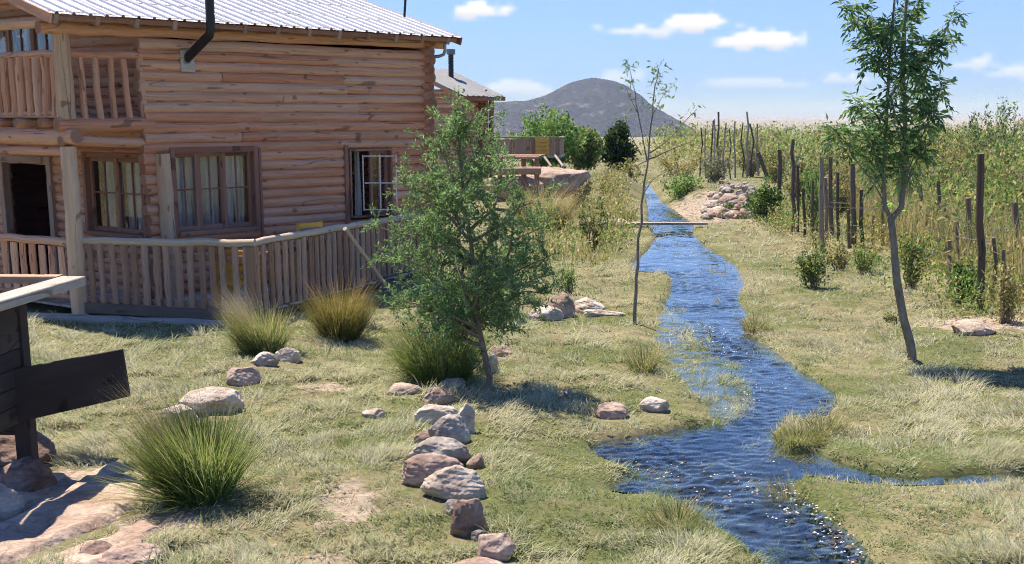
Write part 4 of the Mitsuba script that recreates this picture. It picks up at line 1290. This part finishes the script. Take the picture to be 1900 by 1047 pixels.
# bare thin sapling beside the stream
B0 = G(1178, 602)
bp = lambda px, py, dy=0: W(px, py, B0[1] + dy)
paths = [([bp(1178, 606), bp(1180, 540), bp(1183, 470), bp(1190, 380), bp(1199, 320), bp(1204, 280), bp(1208, 230), bp(1213, 180), bp(1222, 128)], .028, .006),
         ([bp(1201, 300), bp(1192, 250, .1), bp(1183, 205, .15), bp(1175, 160, .2), bp(1168, 125, .2)], .012, .004), ([bp(1202, 296), bp(1240, 280, -.1), bp(1286, 262, -.2)], .013, .004), ([bp(1206, 284), bp(1250, 250, .2), bp(1293, 203, .3)], .011, .003),
         ([bp(1202, 298), bp(1180, 308, .2), bp(1155, 317, .3)], .010, .004), ([bp(1210, 215), bp(1232, 175, .1), bp(1248, 160, .2)], .007, .003), ([bp(1193, 360), bp(1210, 335, -.2), bp(1236, 318, -.3)], .009, .003), ([bp(1186, 215, .15), bp(1160, 160, .2)], .006, .003), ([bp(1190, 288), bp(1165, 240, -.2), bp(1160, 215, -.2)], .009, .003)]
crown = MB()
for px, py, dy, m in ((1168, 125, .2, 16), (1222, 128, 0, 20), (1250, 162, .2, 10), (1290, 205, .3, 8), (1160, 165, .2, 6), (1236, 318, -.3, 6), (1170, 150, .2, 8), (1216, 150, 0, 8), (1208, 200, .05, 5), (1163, 220, -.2, 5), (1228, 190, .1, 5), (1285, 262, -.2, 4), (1180, 185, .15, 7), (1213, 175, 0, 8), (1240, 170, .1, 7), (1270, 228, .25, 6), (1190, 250, 0, 5)):
    m = int(m * 1.5)
    pos = bp(px, py, dy) + R.normal(0, .055, (m, 3))
    o = leaves(pos, unit(m), R.uniform(.06, .11, m), R.uniform(.018, .028, m), pal(m, [(.19, .28, .09), (.24, .32, .13), (.15, .23, .075)]), .2, .3)
    crown.add(o[0], o[1], None, o[2])
k = thing('thin_sapling', 'almost bare thin sapling growing at the left edge of the stream', 'tree')
tree_parts(k, [(np.vstack([curve(a, b, 4, 0, .02)[:-1] for a, b in zip(p[:-1], p[1:])] + [np.array(p[-1])[None]]), r0, r1) for p, r0, r1 in paths], crown, 'pale_bark')


# shrubs ---------------------------------------------------------------------
def shrub(name, label, c, w, h, n, cols, leaf=(.05, .02), depth=None, group=None, base_dark=None, cat='shrub', stems=14, up=.6, lobes=7, rag=.35, kind=None, bark='bark'):
    """stems fanning out of the foot, leaves in ragged clumps on them"""
    k = thing(name, label, cat, group, kind)
    depth = depth or w
    st, cr = MB(), MB()
    c = np.asarray(c, float)
    per = max(4, n // stems)
    for s in range(stems):
        a = R.uniform(0, 2 * np.pi)
        rr = math.sqrt(R.uniform(0, 1))
        top = c + [math.cos(a) * rr * w * .5, math.sin(a) * rr * depth * .5, h * (1 - .45 * rr * rr) * R.uniform(1 - rag, 1.06)]
        path = curve(c + R.normal(0, .04, 3) * [1, 1, 0] - HZ * .03, top, 5, .05, .05)
        v, f, uv = tube(path, np.linspace(.010 + h * .004, .003, 5), 5, False)
        st.add(v, f, uv + [nu(), 0])
        m = per
        tt = R.uniform(.12, 1.0, m) ** .7
        rad = (.06 + .16 * min(w, h)) * (.35 + .65 * np.sin(np.pi * np.clip(tt, 0, 1)))
        pos = along(path, tt) + unit(m) * (rad * R.uniform(0, 1, m) ** .5)[:, None]
        pos[:, 2] = np.maximum(pos[:, 2], c[2] + .02)
        o = simple_leaves(pos, unit(m, up), R.uniform(.7, 1.3, m) * leaf[0], R.uniform(.7, 1.3, m) * leaf[1], pal(m, cols, .22))
        cr.add(o[0], o[1], None, o[2])
    part(k, 'stems', st.mesh(), bark, True, st.uvs(), None, None, 'stuff')
    part(k, 'leaves', cr.mesh(), 'foliage', False, None, cr.cols(), None, 'stuff')
    return k


OLIVE = [(0.284, 0.314, 0.103), (0.389, 0.397, 0.144), (0.209, 0.254, 0.082), (0.508, 0.478, 0.218)]
FRESH = [(0.164, 0.297, 0.075), (0.223, 0.372, 0.105), (0.119, 0.223, 0.059), (0.312, 0.461, 0.149)]
DARKG = [(0.039, 0.072, 0.026), (0.058, 0.098, 0.036), (0.078, 0.124, 0.046)]
GREYG = [(0.224, 0.247, 0.157), (0.299, 0.307, 0.2), (0.164, 0.187, 0.114)]
DRY = [(0.483, 0.414, 0.207), (0.575, 0.506, 0.287), (0.38, 0.345, 0.161), (0.287, 0.287, 0.115)]


def sh_px(name, label, px, py, wpx, hpx, cols, n=900, leaf=(.05, .02), group=None, z=0.0, **kw):
    b = G(px, py, z)
    sc = F / (b[1] * math.cos(TH) + (H - z) * math.sin(TH))
    return shrub(name, label, b, wpx / sc, hpx / sc, n, cols, leaf, None, group, **kw)


# left bank
sh_px('weedy_shrub', 'leggy dark green weedy shrub left of the footplank', 1100, 465, 62, 105, OLIVE + DARKG, 900, (.07, .03), rag=.5)
sh_px('weedy_shrub', 'low brownish weed beside the leggy shrub at the footplank', 1165, 418, 50, 34, OLIVE, 400, (.08, .03))
sh_px('weedy_shrub', 'green weed in the straw slope behind the small tree', 1050, 545, 40, 60, FRESH, 350, (.06, .025))
sh_px('bank_shrub', 'olive shrub on the left bank below the terrace', 1070, 385, 90, 72, OLIVE + DRY, 900, (.10, .04))
sh_px('bank_shrub', 'dry yellowish shrub on the left bank near the water', 1130, 372, 80, 62, DRY + OLIVE, 900, (.10, .04))
sh_px('bank_shrub', 'green shrub among straw grass behind the small tree', 985, 410, 80, 66, FRESH + OLIVE, 900, (.09, .035))
sh_px('bank_shrub', 'low olive shrub on the left bank farthest up the stream', 1170, 345, 50, 52, OLIVE, 700, (.12, .05))
sh_px('bank_shrub', 'tangled shrub on the left bank by the bend', 1035, 355, 60, 48, OLIVE + FRESH, 700, (.12, .05))
# right bank
sh_px('bank_shrub', 'bright green shrub at the right bend of the far stream', 1262, 378, 86, 62, FRESH, 1400, (.10, .045))
sh_px('bank_shrub', 'yellow green shrub high on the right bank of the far stream', 1262, 345, 110, 82, OLIVE + DRY, 1500, (.12, .05))
sh_px('bank_shrub', 'grey green rounded shrub above the rubble heap', 1330, 345, 66, 74, GREYG, 1500, (.10, .035), z=.5)
sh_px('fence_shrub', 'full green shrub with dark foot at the start of the near fence', 1418, 416, 76, 90, FRESH + DARKG, 1700, (.09, .04))
sh_px('fence_shrub', 'round dark footed shrub standing alone on the right meadow', 1512, 538, 76, 92, OLIVE + DARKG + FRESH, 1500, (.06, .025))
sh_px('fence_shrub', 'green weeds just left of the young tree trunk', 1598, 510, 70, 66, FRESH + OLIVE, 900, (.06, .025))
sh_px('fence_shrub', 'brownish weeds along the fence behind the young tree', 1560, 500, 64, 54, OLIVE + DRY, 700, (.06, .025))
sh_px('fence_shrub', 'tall green weed just right of the young tree trunk', 1690, 540, 66, 130, FRESH + OLIVE, 1300, (.07, .03))
sh_px('fence_shrub', 'green shrub climbing the short posts near the right edge', 1782, 572, 66, 100, FRESH + DARKG, 1600, (.06, .028))
sh_px('fence_shrub', 'climbing weeds on the last fence post at the right', 1862, 610, 40, 140, OLIVE + DRY, 700, (.06, .025), rag=.5)
sh_px('fence_shrub', 'small dark weed on the meadow in front of the young tree', 1655, 606, 34, 26, OLIVE + DARKG, 240, (.05, .02))
sh_px('fence_shrub', 'green vine shrub over the posts behind the young tree', 1512, 430, 66, 150, FRESH, 1600, (.09, .04))
sh_px('fence_shrub', 'green bush spilling over the right edge of the fence', 1900, 520, 90, 120, FRESH + OLIVE, 1300, (.07, .03))
# far trees left of centre
sh_px('far_tree', 'broad bright green tree beyond the terrace fence', 1018, 328, 150, 122, FRESH, 7000, (.19, .09), cat='tree', stems=46, rag=.22)
sh_px('far_tree', 'green tree right of the terrace fence in front of the hill', 1085, 326, 80, 88, FRESH + OLIVE, 3800, (.19, .085), cat='tree', stems=28, rag=.25)
sh_px('far_tree', 'dark green dense tree below the hill', 1150, 324, 82, 98, DARKG, 4600, (.19, .09), cat='tree', stems=28)
sh_px('far_tree', 'green tree peeping out beside the small cabin', 900, 318, 50, 92, FRESH, 1600, (.12, .05), cat='tree', stems=18)

# fence posts ---------------------------------------------------------------
POSTLIST = [(1445, 278, 415, 9, 'straight dark post at the left end of the near fence'), (1472, 258, 432, 8, 'tall thin post second along the near fence'), (1493, 350, 442, 6, 'short thin stake beside the tall thin post'), (1524, 294, 470, 10, 'dark post at the vine covered shrub, nearest of three close together'),
            (1533, 330, 458, 8, 'middle post of three close together at the vine'), (1541, 290, 440, 9, 'right post of three close together at the vine'), (1574, 390, 462, 7, 'short post between the trio and the thick brown post'), (1582, 306, 460, 11, 'thick brown leaning post left of the young tree'), (1620, 402, 458, 7, 'low stake in the weeds left of the young tree'),
            (1686, 300, 440, 10, 'post half hidden by the stems of the young tree'), (1711, 344, 462, 9, 'grey post just right of the young tree'), (1744, 338, 470, 8, 'bent slim post overgrown with weeds'), (1764, 444, 552, 9, 'short post in the green shrub near the right edge'), (1797, 366, 512, 12, 'square cut dark post behind the tallest grey one'),
            (1822, 285, 584, 16, 'tallest grey post nearest the camera at the right'), (1862, 462, 606, 9, 'slim post with climbing weeds in front at the right'), (1885, 378, 532, 15, 'stout dark post at the right edge')]
POSTLIST += [(1481, 306, 434, 6, 'stick leaning beside the tall thin post'), (1507, 335, 448, 7, 'grey stake in front of the vine shrub'), (1556, 322, 452, 7, 'slim post just right of the trio at the vine'), (1600, 352, 460, 8, 'slim dark post right of the thick brown leaning post'), (1638, 372, 458, 7, 'stake directly left of the young tree fork'),
             (1668, 330, 452, 8, 'post seen between the two stems of the young tree'), (1727, 372, 466, 7, 'short stake right of the grey post by the young tree'), (1776, 410, 520, 8, 'thin stake left of the square cut dark post'), (1846, 440, 566, 8, 'low stake between the tallest grey post and the climbing weeds')]
for px, py0, py1, w, lab in POSTLIST:
    k = thing('fence_post', 'weathered ' + lab, 'post', 'posts of the fence along the stream meadow')
    b = G(px + R.uniform(-1, 4), py1)
    t = W(px - R.uniform(-1, 3), py0, b[1] + R.normal(0, .05))
    sc = F / (b[1] + .6)
    mb = one(log_piece, b - HZ * .1, t, w / sc / 2 * .95, 14, .3, .035, .012, .15)
    put(k, mb.mesh(), 'aged_wood' if int(px) % 3 == 0 else 'fence_wood', True, mb.uvs())
for n_, (px, py0, py1, w) in enumerate([(1310, 236, 320, 4), (1318, 226, 320, 5), (1325, 222, 322, 4), (1334, 208, 322, 6), (1346, 228, 318, 5), (1354, 240, 318, 4), (1362, 222, 320, 5), (1378, 226, 322, 4), (1388, 209, 330, 6), (1394, 232, 330, 5), (1404, 230, 326, 5), (1302, 240, 310, 4)]):
    k = thing('fence_post', 'thin grey post in the far row of posts above the rubble heap', 'post', 'far posts above the rubble heap')
    b = W(px + R.uniform(-2, 2), py1, 56 + R.uniform(-3, 3)); b[2] = min(b[2], .3)
    t = W(px, py0, b[1])
    mb = one(log_piece, b, t, w / (F / b[1]) / 2 * .72, 8, .6, .05, .04, .2)
    put(k, mb.mesh(), 'fence_wood' if n_ % 2 else 'grey_wood', True, mb.uvs())
k = thing('fence_post', 'slanting broken post right of the far row of posts', 'post')
mb = one(log_piece, W(1424, 330, 48), W(1406, 284, 48), .07, 8)
put(k, mb.mesh(), 'fence_wood', True, mb.uvs())
# wires between the near posts
wr = thing('fence_wire', 'thin sagging wires strung along the stream fence posts', 'wire')
wb = MB()
fp_ = sorted([tuple(G(px, py1)) for px, py0, py1, w, lab in POSTLIST if w > 7], key=lambda q: -q[1])
for z in (.45, .95):
    for a, b in zip(fp_[:-1], fp_[1:]):
        v, f, uv = tube(curve(np.array(a) + HZ * z, np.array(b) + HZ * z, 6, -.02, 0), .0035, 4, False)
        wb.add(v, f)
put(wr, wb.mesh(), 'dull_iron', True)
labels[wr]['kind'] = 'stuff'

# wild growth beyond the fence: one mass of brush and dry tall grass ------------
br_ = MB()
cl = MB()
for q in range(240):
    y = 18 + 62 * R.uniform(0, 1) ** 1.35
    fx = 6.9 - (y - 19.6) * .035 if y < 26 else 8.3 + (y - 36) * .16
    x = fx + 2.0 + abs(R.normal(0, 1)) * 2.2 + R.uniform(0, 1) * (y * .42 - fx if y * .42 > fx else 1)
    if x / y > .44: x = y * R.uniform(.30, .44)
    if x < fx + 1.7: continue
    hh = R.uniform(.4, 1.5) if y < 30 else R.uniform(.7, 2.1)
    if 8.5 < x and y > 30 and 0.195 < x / y < 0.25: hh *= .8
    if x / y > .30: hh *= 1.1
    if q % 7 == 0: hh *= 1.35
    w_ = R.uniform(1.0, 2.2)
    cols = (OLIVE + DRY, OLIVE + FRESH, OLIVE + FRESH, GREYG + DRY, GREYG + OLIVE, FRESH)[R.integers(0, 6)]
    m = int(300 if y < 30 else 420)
    lv = np.array([x, y, 0])
    lobes = lv + R.normal(0, 1, (9, 3)) * [w_ * .38, w_ * .38, 0] + np.c_[np.zeros((9, 2)), R.uniform(.15, .92, 9) * hh]
    pos = lobes[R.integers(0, 9, m)] + unit(m) * (R.uniform(0, 1, m) ** .5 * .42)[:, None]
    pos[:, 2] = np.maximum(pos[:, 2], .03)
    big = R.uniform(.7, 1.25)
    o = simple_leaves(pos, unit(m, .8), R.uniform(.09, .17, m) * big, R.uniform(.03, .055, m) * big, pal(m, cols, .25) * R.uniform(.62, 1.2))
    br_.add(o[0], o[1], None, o[2])
k = thing('wild_brush', 'tangle of green and olive brush beyond the stream fence', 'brush', None, 'stuff')
put(k, br_.mesh(), 'foliage', False, None, br_.cols())
# taller single plants in the brush
for n_, (px, py, wpx, hpx, cols, lab) in enumerate([(1795, 300, 60, 112, GREYG, 'greyish tree top behind the brush at the upper right'), (1855, 380, 60, 190, FRESH + GREYG, 'tall spiky weed with a pointed top at the upper right'), (1660, 400, 120, 160, OLIVE + FRESH, 'broad olive bush behind the young tree'), (1560, 400, 110, 120, OLIVE + DRY, 'yellow olive bush behind the posts left of the young tree'),
                                                    (1740, 400, 120, 170, OLIVE, 'tall olive bush right behind the young tree'), (1870, 420, 150, 200, FRESH + OLIVE + DRY, 'big leafy green bush at the right edge behind the fence'), (1480, 380, 80, 120, GREYG + OLIVE, 'grey green bush behind the first near posts'), (1395, 330, 60, 84, OLIVE + GREYG, 'olive bush among the far row of posts'), (1530, 372, 90, 150, FRESH + OLIVE + DRY, 'green bush behind the trio of posts'), (1625, 372, 110, 150, GREYG + FRESH, 'grey green bush seen left of the young tree crown'), (1820, 372, 120, 190, DARKG + FRESH, 'dark green bush rising behind the tallest grey post'), (1715, 352, 110, 150, FRESH + OLIVE, 'fresh green bush seen right of the young tree crown'), (1440, 346, 70, 100, FRESH + OLIVE + DRY, 'rounded green bush between the far and the near posts')]):
    sh_px('brush_bush', lab, px, py, wpx, hpx, cols, 1900, (.12, .05), stems=20, rag=.5)
# far tree line low on the plain behind everything
ft = MB()
for q in range(420):
    y = R.uniform(75, 420); x = R.uniform(-.42, .42) * y
    if abs(sdist(STREAM, np.array([x]), np.array([y]))[0]) < 2: continue
    s = R.uniform(.6, 2.0) * (1 if y < 200 else 1.4)
    if q % 5 < 3: y = R.uniform(70, 135); x = R.uniform(.11, .42) * y; s = R.uniform(1.7, 2.5)
    m = 120 if y < 140 else 50
    z0 = float(ground_z(np.array([x]), np.array([y]))[0])
    pos = np.array([x, y, z0 + s * .5]) + unit(m) * [s * .8, s * .8, s * .5] * (R.uniform(0, 1, (m, 1)) ** .4)
    o = simple_leaves(pos, unit(m, .7), R.uniform(.12, .26, m) * (1 if y < 140 else 2), R.uniform(.06, .12, m) * (1 if y < 140 else 2), pal(m, (OLIVE, FRESH, GREYG, OLIVE)[R.integers(0, 4)], .2))
    ft.add(o[0], o[1], None, o[2])
k = thing('distant_scrub', 'low scrub dotted over the far plain', 'scrub', None, 'stuff')
put(k, ft.mesh(), 'foliage', False, None, ft.cols())

# dry tall grass behind and among the fence ------------------------------------
n = 24000
y = 17 + 40 * R.uniform(0, 1, n) ** 1.4
fx = np.where(y < 26, 6.9 - (y - 19.6) * .035, 8.3 + (y - 36) * .16)
x = fx + R.exponential(3.2, n) + .75
ok = (x < y * .45) & (sdist(STREAM, x, y) > .8)
x, y = x[ok], y[ok]
v, f, c = blades(np.stack([x, y, np.full(len(x), -.02)], -1), R.uniform(0, 6.28, len(x)), R.uniform(.5, 1.5, len(x)), R.uniform(.010, .022, len(x)), R.uniform(0, .3, len(x)), R.uniform(.1, .8, len(x)), pal(len(x), DRY + STRAW + OLIVE), 3)
k = thing('dry_grass', 'tall dry golden grass standing behind the stream fence', 'grass', None, 'stuff')
put(k, (v, f), 'dry_blade', False, None, c)
# rough straw grass on the left bank up the stream
n = 16000
y = 24 + 34 * R.uniform(0, 1, n)
x = G(1180, 360)[0] - R.uniform(.8, 9, n) + (y - 48) * .06
ok = (sdist(STREAM, x, y) > .35) & (meshkit.fbm(np.stack([x * .5, y * .3, x * 0], -1), 3, 12) > .43) & (x > (C_[0] + 1.9) + (y - 20) * .16)
x, y = x[ok], y[ok]
z = ground_z(x, y)
v, f, c = blades(np.stack([x, y, z - .02], -1), R.uniform(0, 6.28, len(x)), R.uniform(.18, .52, len(x)), R.uniform(.012, .024, len(x)), R.uniform(0, .4, len(x)), R.uniform(.2, 1.0, len(x)), pal(len(x), DRY + STRAW + OLIVE + FRESH), 2)
k = thing('bank_grass', 'rough mixed grass on the left bank up the stream', 'grass', None, 'stuff')
put(k, (v, f), 'dry_blade', False, None, c)

# weeds along the foot of the fence
fw = MB()
fy = np.array([q[1] for q in fp_]); fx_ = np.array([q[0] for q in fp_])
for q in range(150):
    y = R.uniform(17.5, 42)
    x = np.interp(y, fy[::-1], fx_[::-1]) + R.normal(.15, .55)
    if x > y * .41 or sdist(STREAM, np.array([x]), np.array([y]))[0] < .8: continue
    h = R.uniform(.2, .75)
    m = int(60 + 110 * h)
    pos = np.array([x, y, 0]) + unit(m) * [.22, .22, 0] + np.c_[np.zeros((m, 2)), h * R.uniform(0, 1, m) ** .8]
    o = simple_leaves(pos, unit(m, .9), R.uniform(.05, .10, m), R.uniform(.016, .032, m), pal(m, (OLIVE, FRESH, FRESH + DRY, OLIVE + DRY)[R.integers(0, 4)], .25))
    fw.add(o[0], o[1], None, o[2])
k = thing('fence_weeds', 'low leafy weeds growing along the foot of the stream fence', 'weeds', None, 'stuff')
put(k, fw.mesh(), 'foliage', False, None, fw.cols())
# weeds on the left bank up the stream
bw = MB()
for q in range(170):
    y = R.uniform(25, 58)
    x = G(1180, 360)[0] + (y - 48) * .06 - R.uniform(.7, 5.5)
    if sdist(STREAM, np.array([x]), np.array([y]))[0] < .5 or x < C_[0] + 2.2 + (y - 20) * .16: continue
    h = R.uniform(.2, .75)
    m = int(70 + 110 * h)
    pos = np.array([x, y, float(ground_z(np.array([x]), np.array([y]))[0])]) + unit(m) * [.34, .34, 0] + np.c_[np.zeros((m, 2)), h * R.uniform(0, 1, m) ** .8]
    o = simple_leaves(pos, unit(m, .9), R.uniform(.07, .14, m), R.uniform(.024, .045, m), pal(m, (OLIVE, FRESH + OLIVE, OLIVE + DRY, OLIVE + DRY)[R.integers(0, 4)], .25))
    bw.add(o[0], o[1], None, o[2])
k = thing('bank_weeds', 'olive and yellowish weeds covering the left bank up the stream', 'weeds', None, 'stuff')
put(k, bw.mesh(), 'foliage', False, None, bw.cols())

# pebbles in the riffles, white flecks painted around them for sun glints
RIFFLES = [([(1492, 892), (1530, 935), (1590, 990), (1650, 1060)], .15, 240), ([(1350, 640), (1405, 690), (1425, 760), (1410, 830), (1440, 880)], .22, 60), ([(1300, 600), (1350, 640)], .2, 60), ([(1240, 850), (1330, 880), (1420, 930)], .3, 60)]
pm, fm = MB(), MB()
P2 = trimesh.creation.icosphere(subdivisions=1)
for pts, spreadw, cnt in RIFFLES:
    path = np.c_[gp(pts), np.zeros(len(pts))]
    for q in range(cnt):
        c = along(path, np.array([R.uniform(0, 1)]))[0] + R.normal(0, spreadw, 3) * [1, 1, 0]
        if sdist(STREAM, c[:1], c[1:2])[0] > -.03: continue
        s = R.uniform(.012, .034)
        pm.add(P2.vertices * [s, s * R.uniform(.7, 1.2), s * .55] * (1 + R.normal(0, .12, (len(P2.vertices), 1))) + [c[0], c[1], WATER_Z - R.uniform(.008, .04)], P2.faces)
        for e in range(R.integers(0, 3)):
            a = R.uniform(.003, .008)
            d = c + R.normal(0, .06, 3) * [1, 1, 0]
            ang = np.arange(6) * np.pi / 3
            ring = np.c_[np.cos(ang) * a * R.uniform(.8, 2.2), np.sin(ang) * a, np.full(6, -.002)]
            fm.add(np.vstack([ring, [[0, 0, a * .7]]]) + [d[0], d[1], WATER_Z + .008 + R.uniform(0, .012)], [[j, (j + 1) % 6, 6] for j in range(6)])
k = thing('stream_pebbles', 'brown pebbles showing in the riffles of the stream', 'pebbles', None, 'stuff')
put(k, pm.mesh(), 'pebble_rock', True)
k = thing('stream_glints', 'small white flecks painted as sun glints on the riffles of the stream', 'glints', None, 'stuff')
put(k, fm.mesh(), 'glint_white', True)

NOGRASS = [shapely.Polygon([q[:2] for q in (PO, C_, E_, hp(S_B + .3, .1, 0), hp(S_B + .3, -5.4, 0), hp(-.3, -5.4, 0))]).buffer(0), shapely.Polygon(gp([(-90, 940), (60, 890), (188, 872), (242, 876), (280, 905), (262, 950), (180, 990), (60, 1060), (-90, 1110)])).buffer(0)]
for q in NOGRASS: shapely.prepare(q)
# grit and dead blades lying on the bare soil
gm, dm = MB(), MB()
OCT = trimesh.Trimesh([[1, 0, 0], [-1, 0, 0], [0, 1, 0], [0, -1, 0], [0, 0, 1], [0, 0, -1]], [[0, 2, 4], [2, 1, 4], [1, 3, 4], [3, 0, 4], [2, 0, 5], [1, 2, 5], [3, 1, 5], [0, 3, 5]], process=False)
for sx, sy, wx, wy in SOIL:
    m = int(150 * min(4, (wx + .3) * (wy + .3)))
    x, y = sx + R.normal(0, wx * .8, m), sy + R.normal(0, wy * .8, m)
    ok = (y > 7) & (sdist(STREAM, x, y) > .1)
    for q in NOGRASS: ok &= ~shapely.contains_xy(q, x, y)
    x, y = x[ok], y[ok]
    m = len(x) or 1
    z = ground_z(x, y)
    for q in range(len(x)):
        r = R.uniform(.006, .02) * math.sqrt(y[q] / 9)
        gm.add(OCT.vertices * [r, r * R.uniform(.7, 1.2), r * .6] * R.uniform(.75, 1.25, (6, 1)) + [x[q], y[q], z[q] + r * .2], OCT.faces)
    n = m * 2
    x, y = sx + R.normal(0, wx * .8, n), sy + R.normal(0, wy * .8, n)
    v, f, c = blades(np.stack([x, y, ground_z(x, y) + .004], -1), R.uniform(0, 6.28, n), R.uniform(.04, .12, n), .006 * math.sqrt(sy / 9), R.uniform(1.3, 1.62, n), R.uniform(0, .15, n), pal(n, STRAW), 2)
    dm.add(v, f, None, c)
k = thing('soil_grit', 'small stones and grit lying on the bare soil patches', 'grit', None, 'stuff')
put(k, gm.mesh(), 'path_stone', False)
k = thing('dead_blades', 'dead straw blades scattered on the bare soil patches', 'straw', None, 'stuff')
put(k, dm.mesh(), 'dry_blade', False, None, dm.cols())

# ------------------------------------------------------------------ the matted meadow grass
MEADOW = {'straw': [(.50, .505, .36), (.565, .57, .43), (.44, .445, .30)], 'mid': [(.34, .385, .22), (.40, .435, .265), (.29, .335, .18)], 'green': [(.17, .245, .10), (.215, .29, .125), (.255, .315, .15)]}


def meadow(n_tufts, y0, y1, per, L, w, pw):
    u_ = R.uniform(0, 1, n_tufts)
    y = (y0 ** pw + (y1 ** pw - y0 ** pw) * u_) ** (1 / pw)
    x = R.uniform(-.41, .41, n_tufts) * y
    sd = sdist(STREAM, x, y)
    sh = sdist(SHALLOW, x, y)
    keep = (sd > .02) | ((sh < .06) & (R.uniform(0, 1, n_tufts) < .7)) | ((sd > -.45) & (R.uniform(0, 1, n_tufts) < .6 * np.exp(np.clip(sd, -9, 0) / .14)))
    for q in NOGRASS: keep &= ~shapely.contains_xy(q, x, y)
    soil = np.zeros(n_tufts)
    for sx, sy, wx, wy in SOIL: soil = np.maximum(soil, np.exp(-((x - sx) / wx) ** 2 - ((y - sy) / wy) ** 2))
    soil += (meshkit.fbm(np.stack([x * 5, y * 5, x * 0], -1), 3, 4) - .5) * .9
    keep &= R.uniform(0, 1, n_tufts) > np.clip((soil - .25) / .3, 0, .93)
    hole = meshkit.fbm(np.stack([x * 5.5, y * 4.0, x * 0], -1), 2, 41)
    keep &= (hole > .41) | (R.uniform(0, 1, n_tufts) < .2)
    for rx, ry, ra, rb in ROCKS: keep &= ((x - rx) / (ra + .01)) ** 2 + ((y - ry + .10) / (rb + .16)) ** 2 > 1
    x, y, sd = x[keep], y[keep], sd[keep]
    n = len(x)
    p = np.stack([x, y, x * 0], -1)
    a = meshkit.fbm(p * .9, 4, 21)
    b = meshkit.fbm(p * 3.1, 3, 22)
    wet = np.exp(-np.clip(sd, 0, None) / .35)
    dry = R.normal(0, .28, n) + (a - .5) * 2.2 + (b - .5) * 1.8 + .58 - wet * .35 + .2 * (x > 3.5)
    comb = meshkit.fbm(p * .55, 3, 23) * 14 + b * 2.5
    tall = np.clip(.6 + (b - .47) * 3.2, .5, 1.75) * R.uniform(.75, 1.3, n) * np.where(sd > 0, .62 + .38 * np.clip(sd / .6, 0, 1), .8)
    # blades of every tuft
    X = np.repeat(x, per) + R.normal(0, .032, n * per) * np.repeat(np.sqrt(y / 9), per)
    Y = np.repeat(y, per) + R.normal(0, .038, n * per) * np.repeat(np.sqrt(y / 9), per)
    D = np.repeat(dry, per) + R.normal(0, .30, n * per)
    ge = np.repeat(y, per)
    cols = np.where((D > .55)[:, None], pal(n * per, MEADOW['straw'], .15), np.where((D > .0)[:, None], pal(n * per, MEADOW['mid'], .15), pal(n * per, MEADOW['green'], .15)))
    Z = np.maximum(ground_z(X, Y), WATER_Z - .03)
    Z = np.where(np.repeat((sh[keep] < .08) & (sd < 0), per), np.maximum(Z, WATER_Z - .008), Z)
    az = np.repeat(comb, per) + R.normal(0, .75, n * per)
    lean = R.uniform(.5, 1.45, n * per)
    up = R.uniform(0, 1, n * per) < .05
    lean[up] *= .4
    Ls = L * R.uniform(.55, 1.25, n * per) * np.repeat(tall, per)
    return blades(np.stack([X, Y, Z - .012], -1), az, Ls, w * R.uniform(.7, 1.3, n * per), lean, R.uniform(.2, .75, n * per), cols, 2)


mm = MB()
for args in ((11800, 7.2, 11.5, 20, .115, .0078, 1.6), (12500, 11.0, 17, 18, .125, .0090, 1.5), (9500, 16.5, 27, 16, .145, .0125, 1.4), (8000, 26, 46, 12, .19, .020, 1.3), (4000, 44, 95, 9, .30, .045, 1.2)):
    o = meadow(*args)
    mm.add(o[0], o[1], None, o[2])
k = thing('meadow_grass', 'matted trampled straw and green grass covering the meadow', 'grass', None, 'stuff')
put(k, mm.mesh(), 'dry_blade', False, None, mm.cols())
print('triangles', sum(len(meshkit.WRITTEN[d['filename']][1]) for d in scene.values() if isinstance(d, dict) and d.get('type') == 'ply'))


# ------------------------------------------------------------------ the air: blue summer haze over the valley
scene['haze_air'] = {'type': 'homogeneous', 'albedo': {'type': 'rgb', 'value': (.90, .935, .97)}, 'sigma_t': {'type': 'rgb', 'value': (.00005, .00007, .00013)}}
scene['haze'] = {'type': 'cube', 'to_world': T().translate([0, 1000, 24]).scale([9500, 12500, 70]), 'bsdf': {'type': 'null'}, 'interior': {'type': 'ref', 'id': 'haze_air'}}
labels['haze'] = {'label': 'pale blue summer haze between here and the hill', 'category': 'haze', 'kind': 'stuff'}
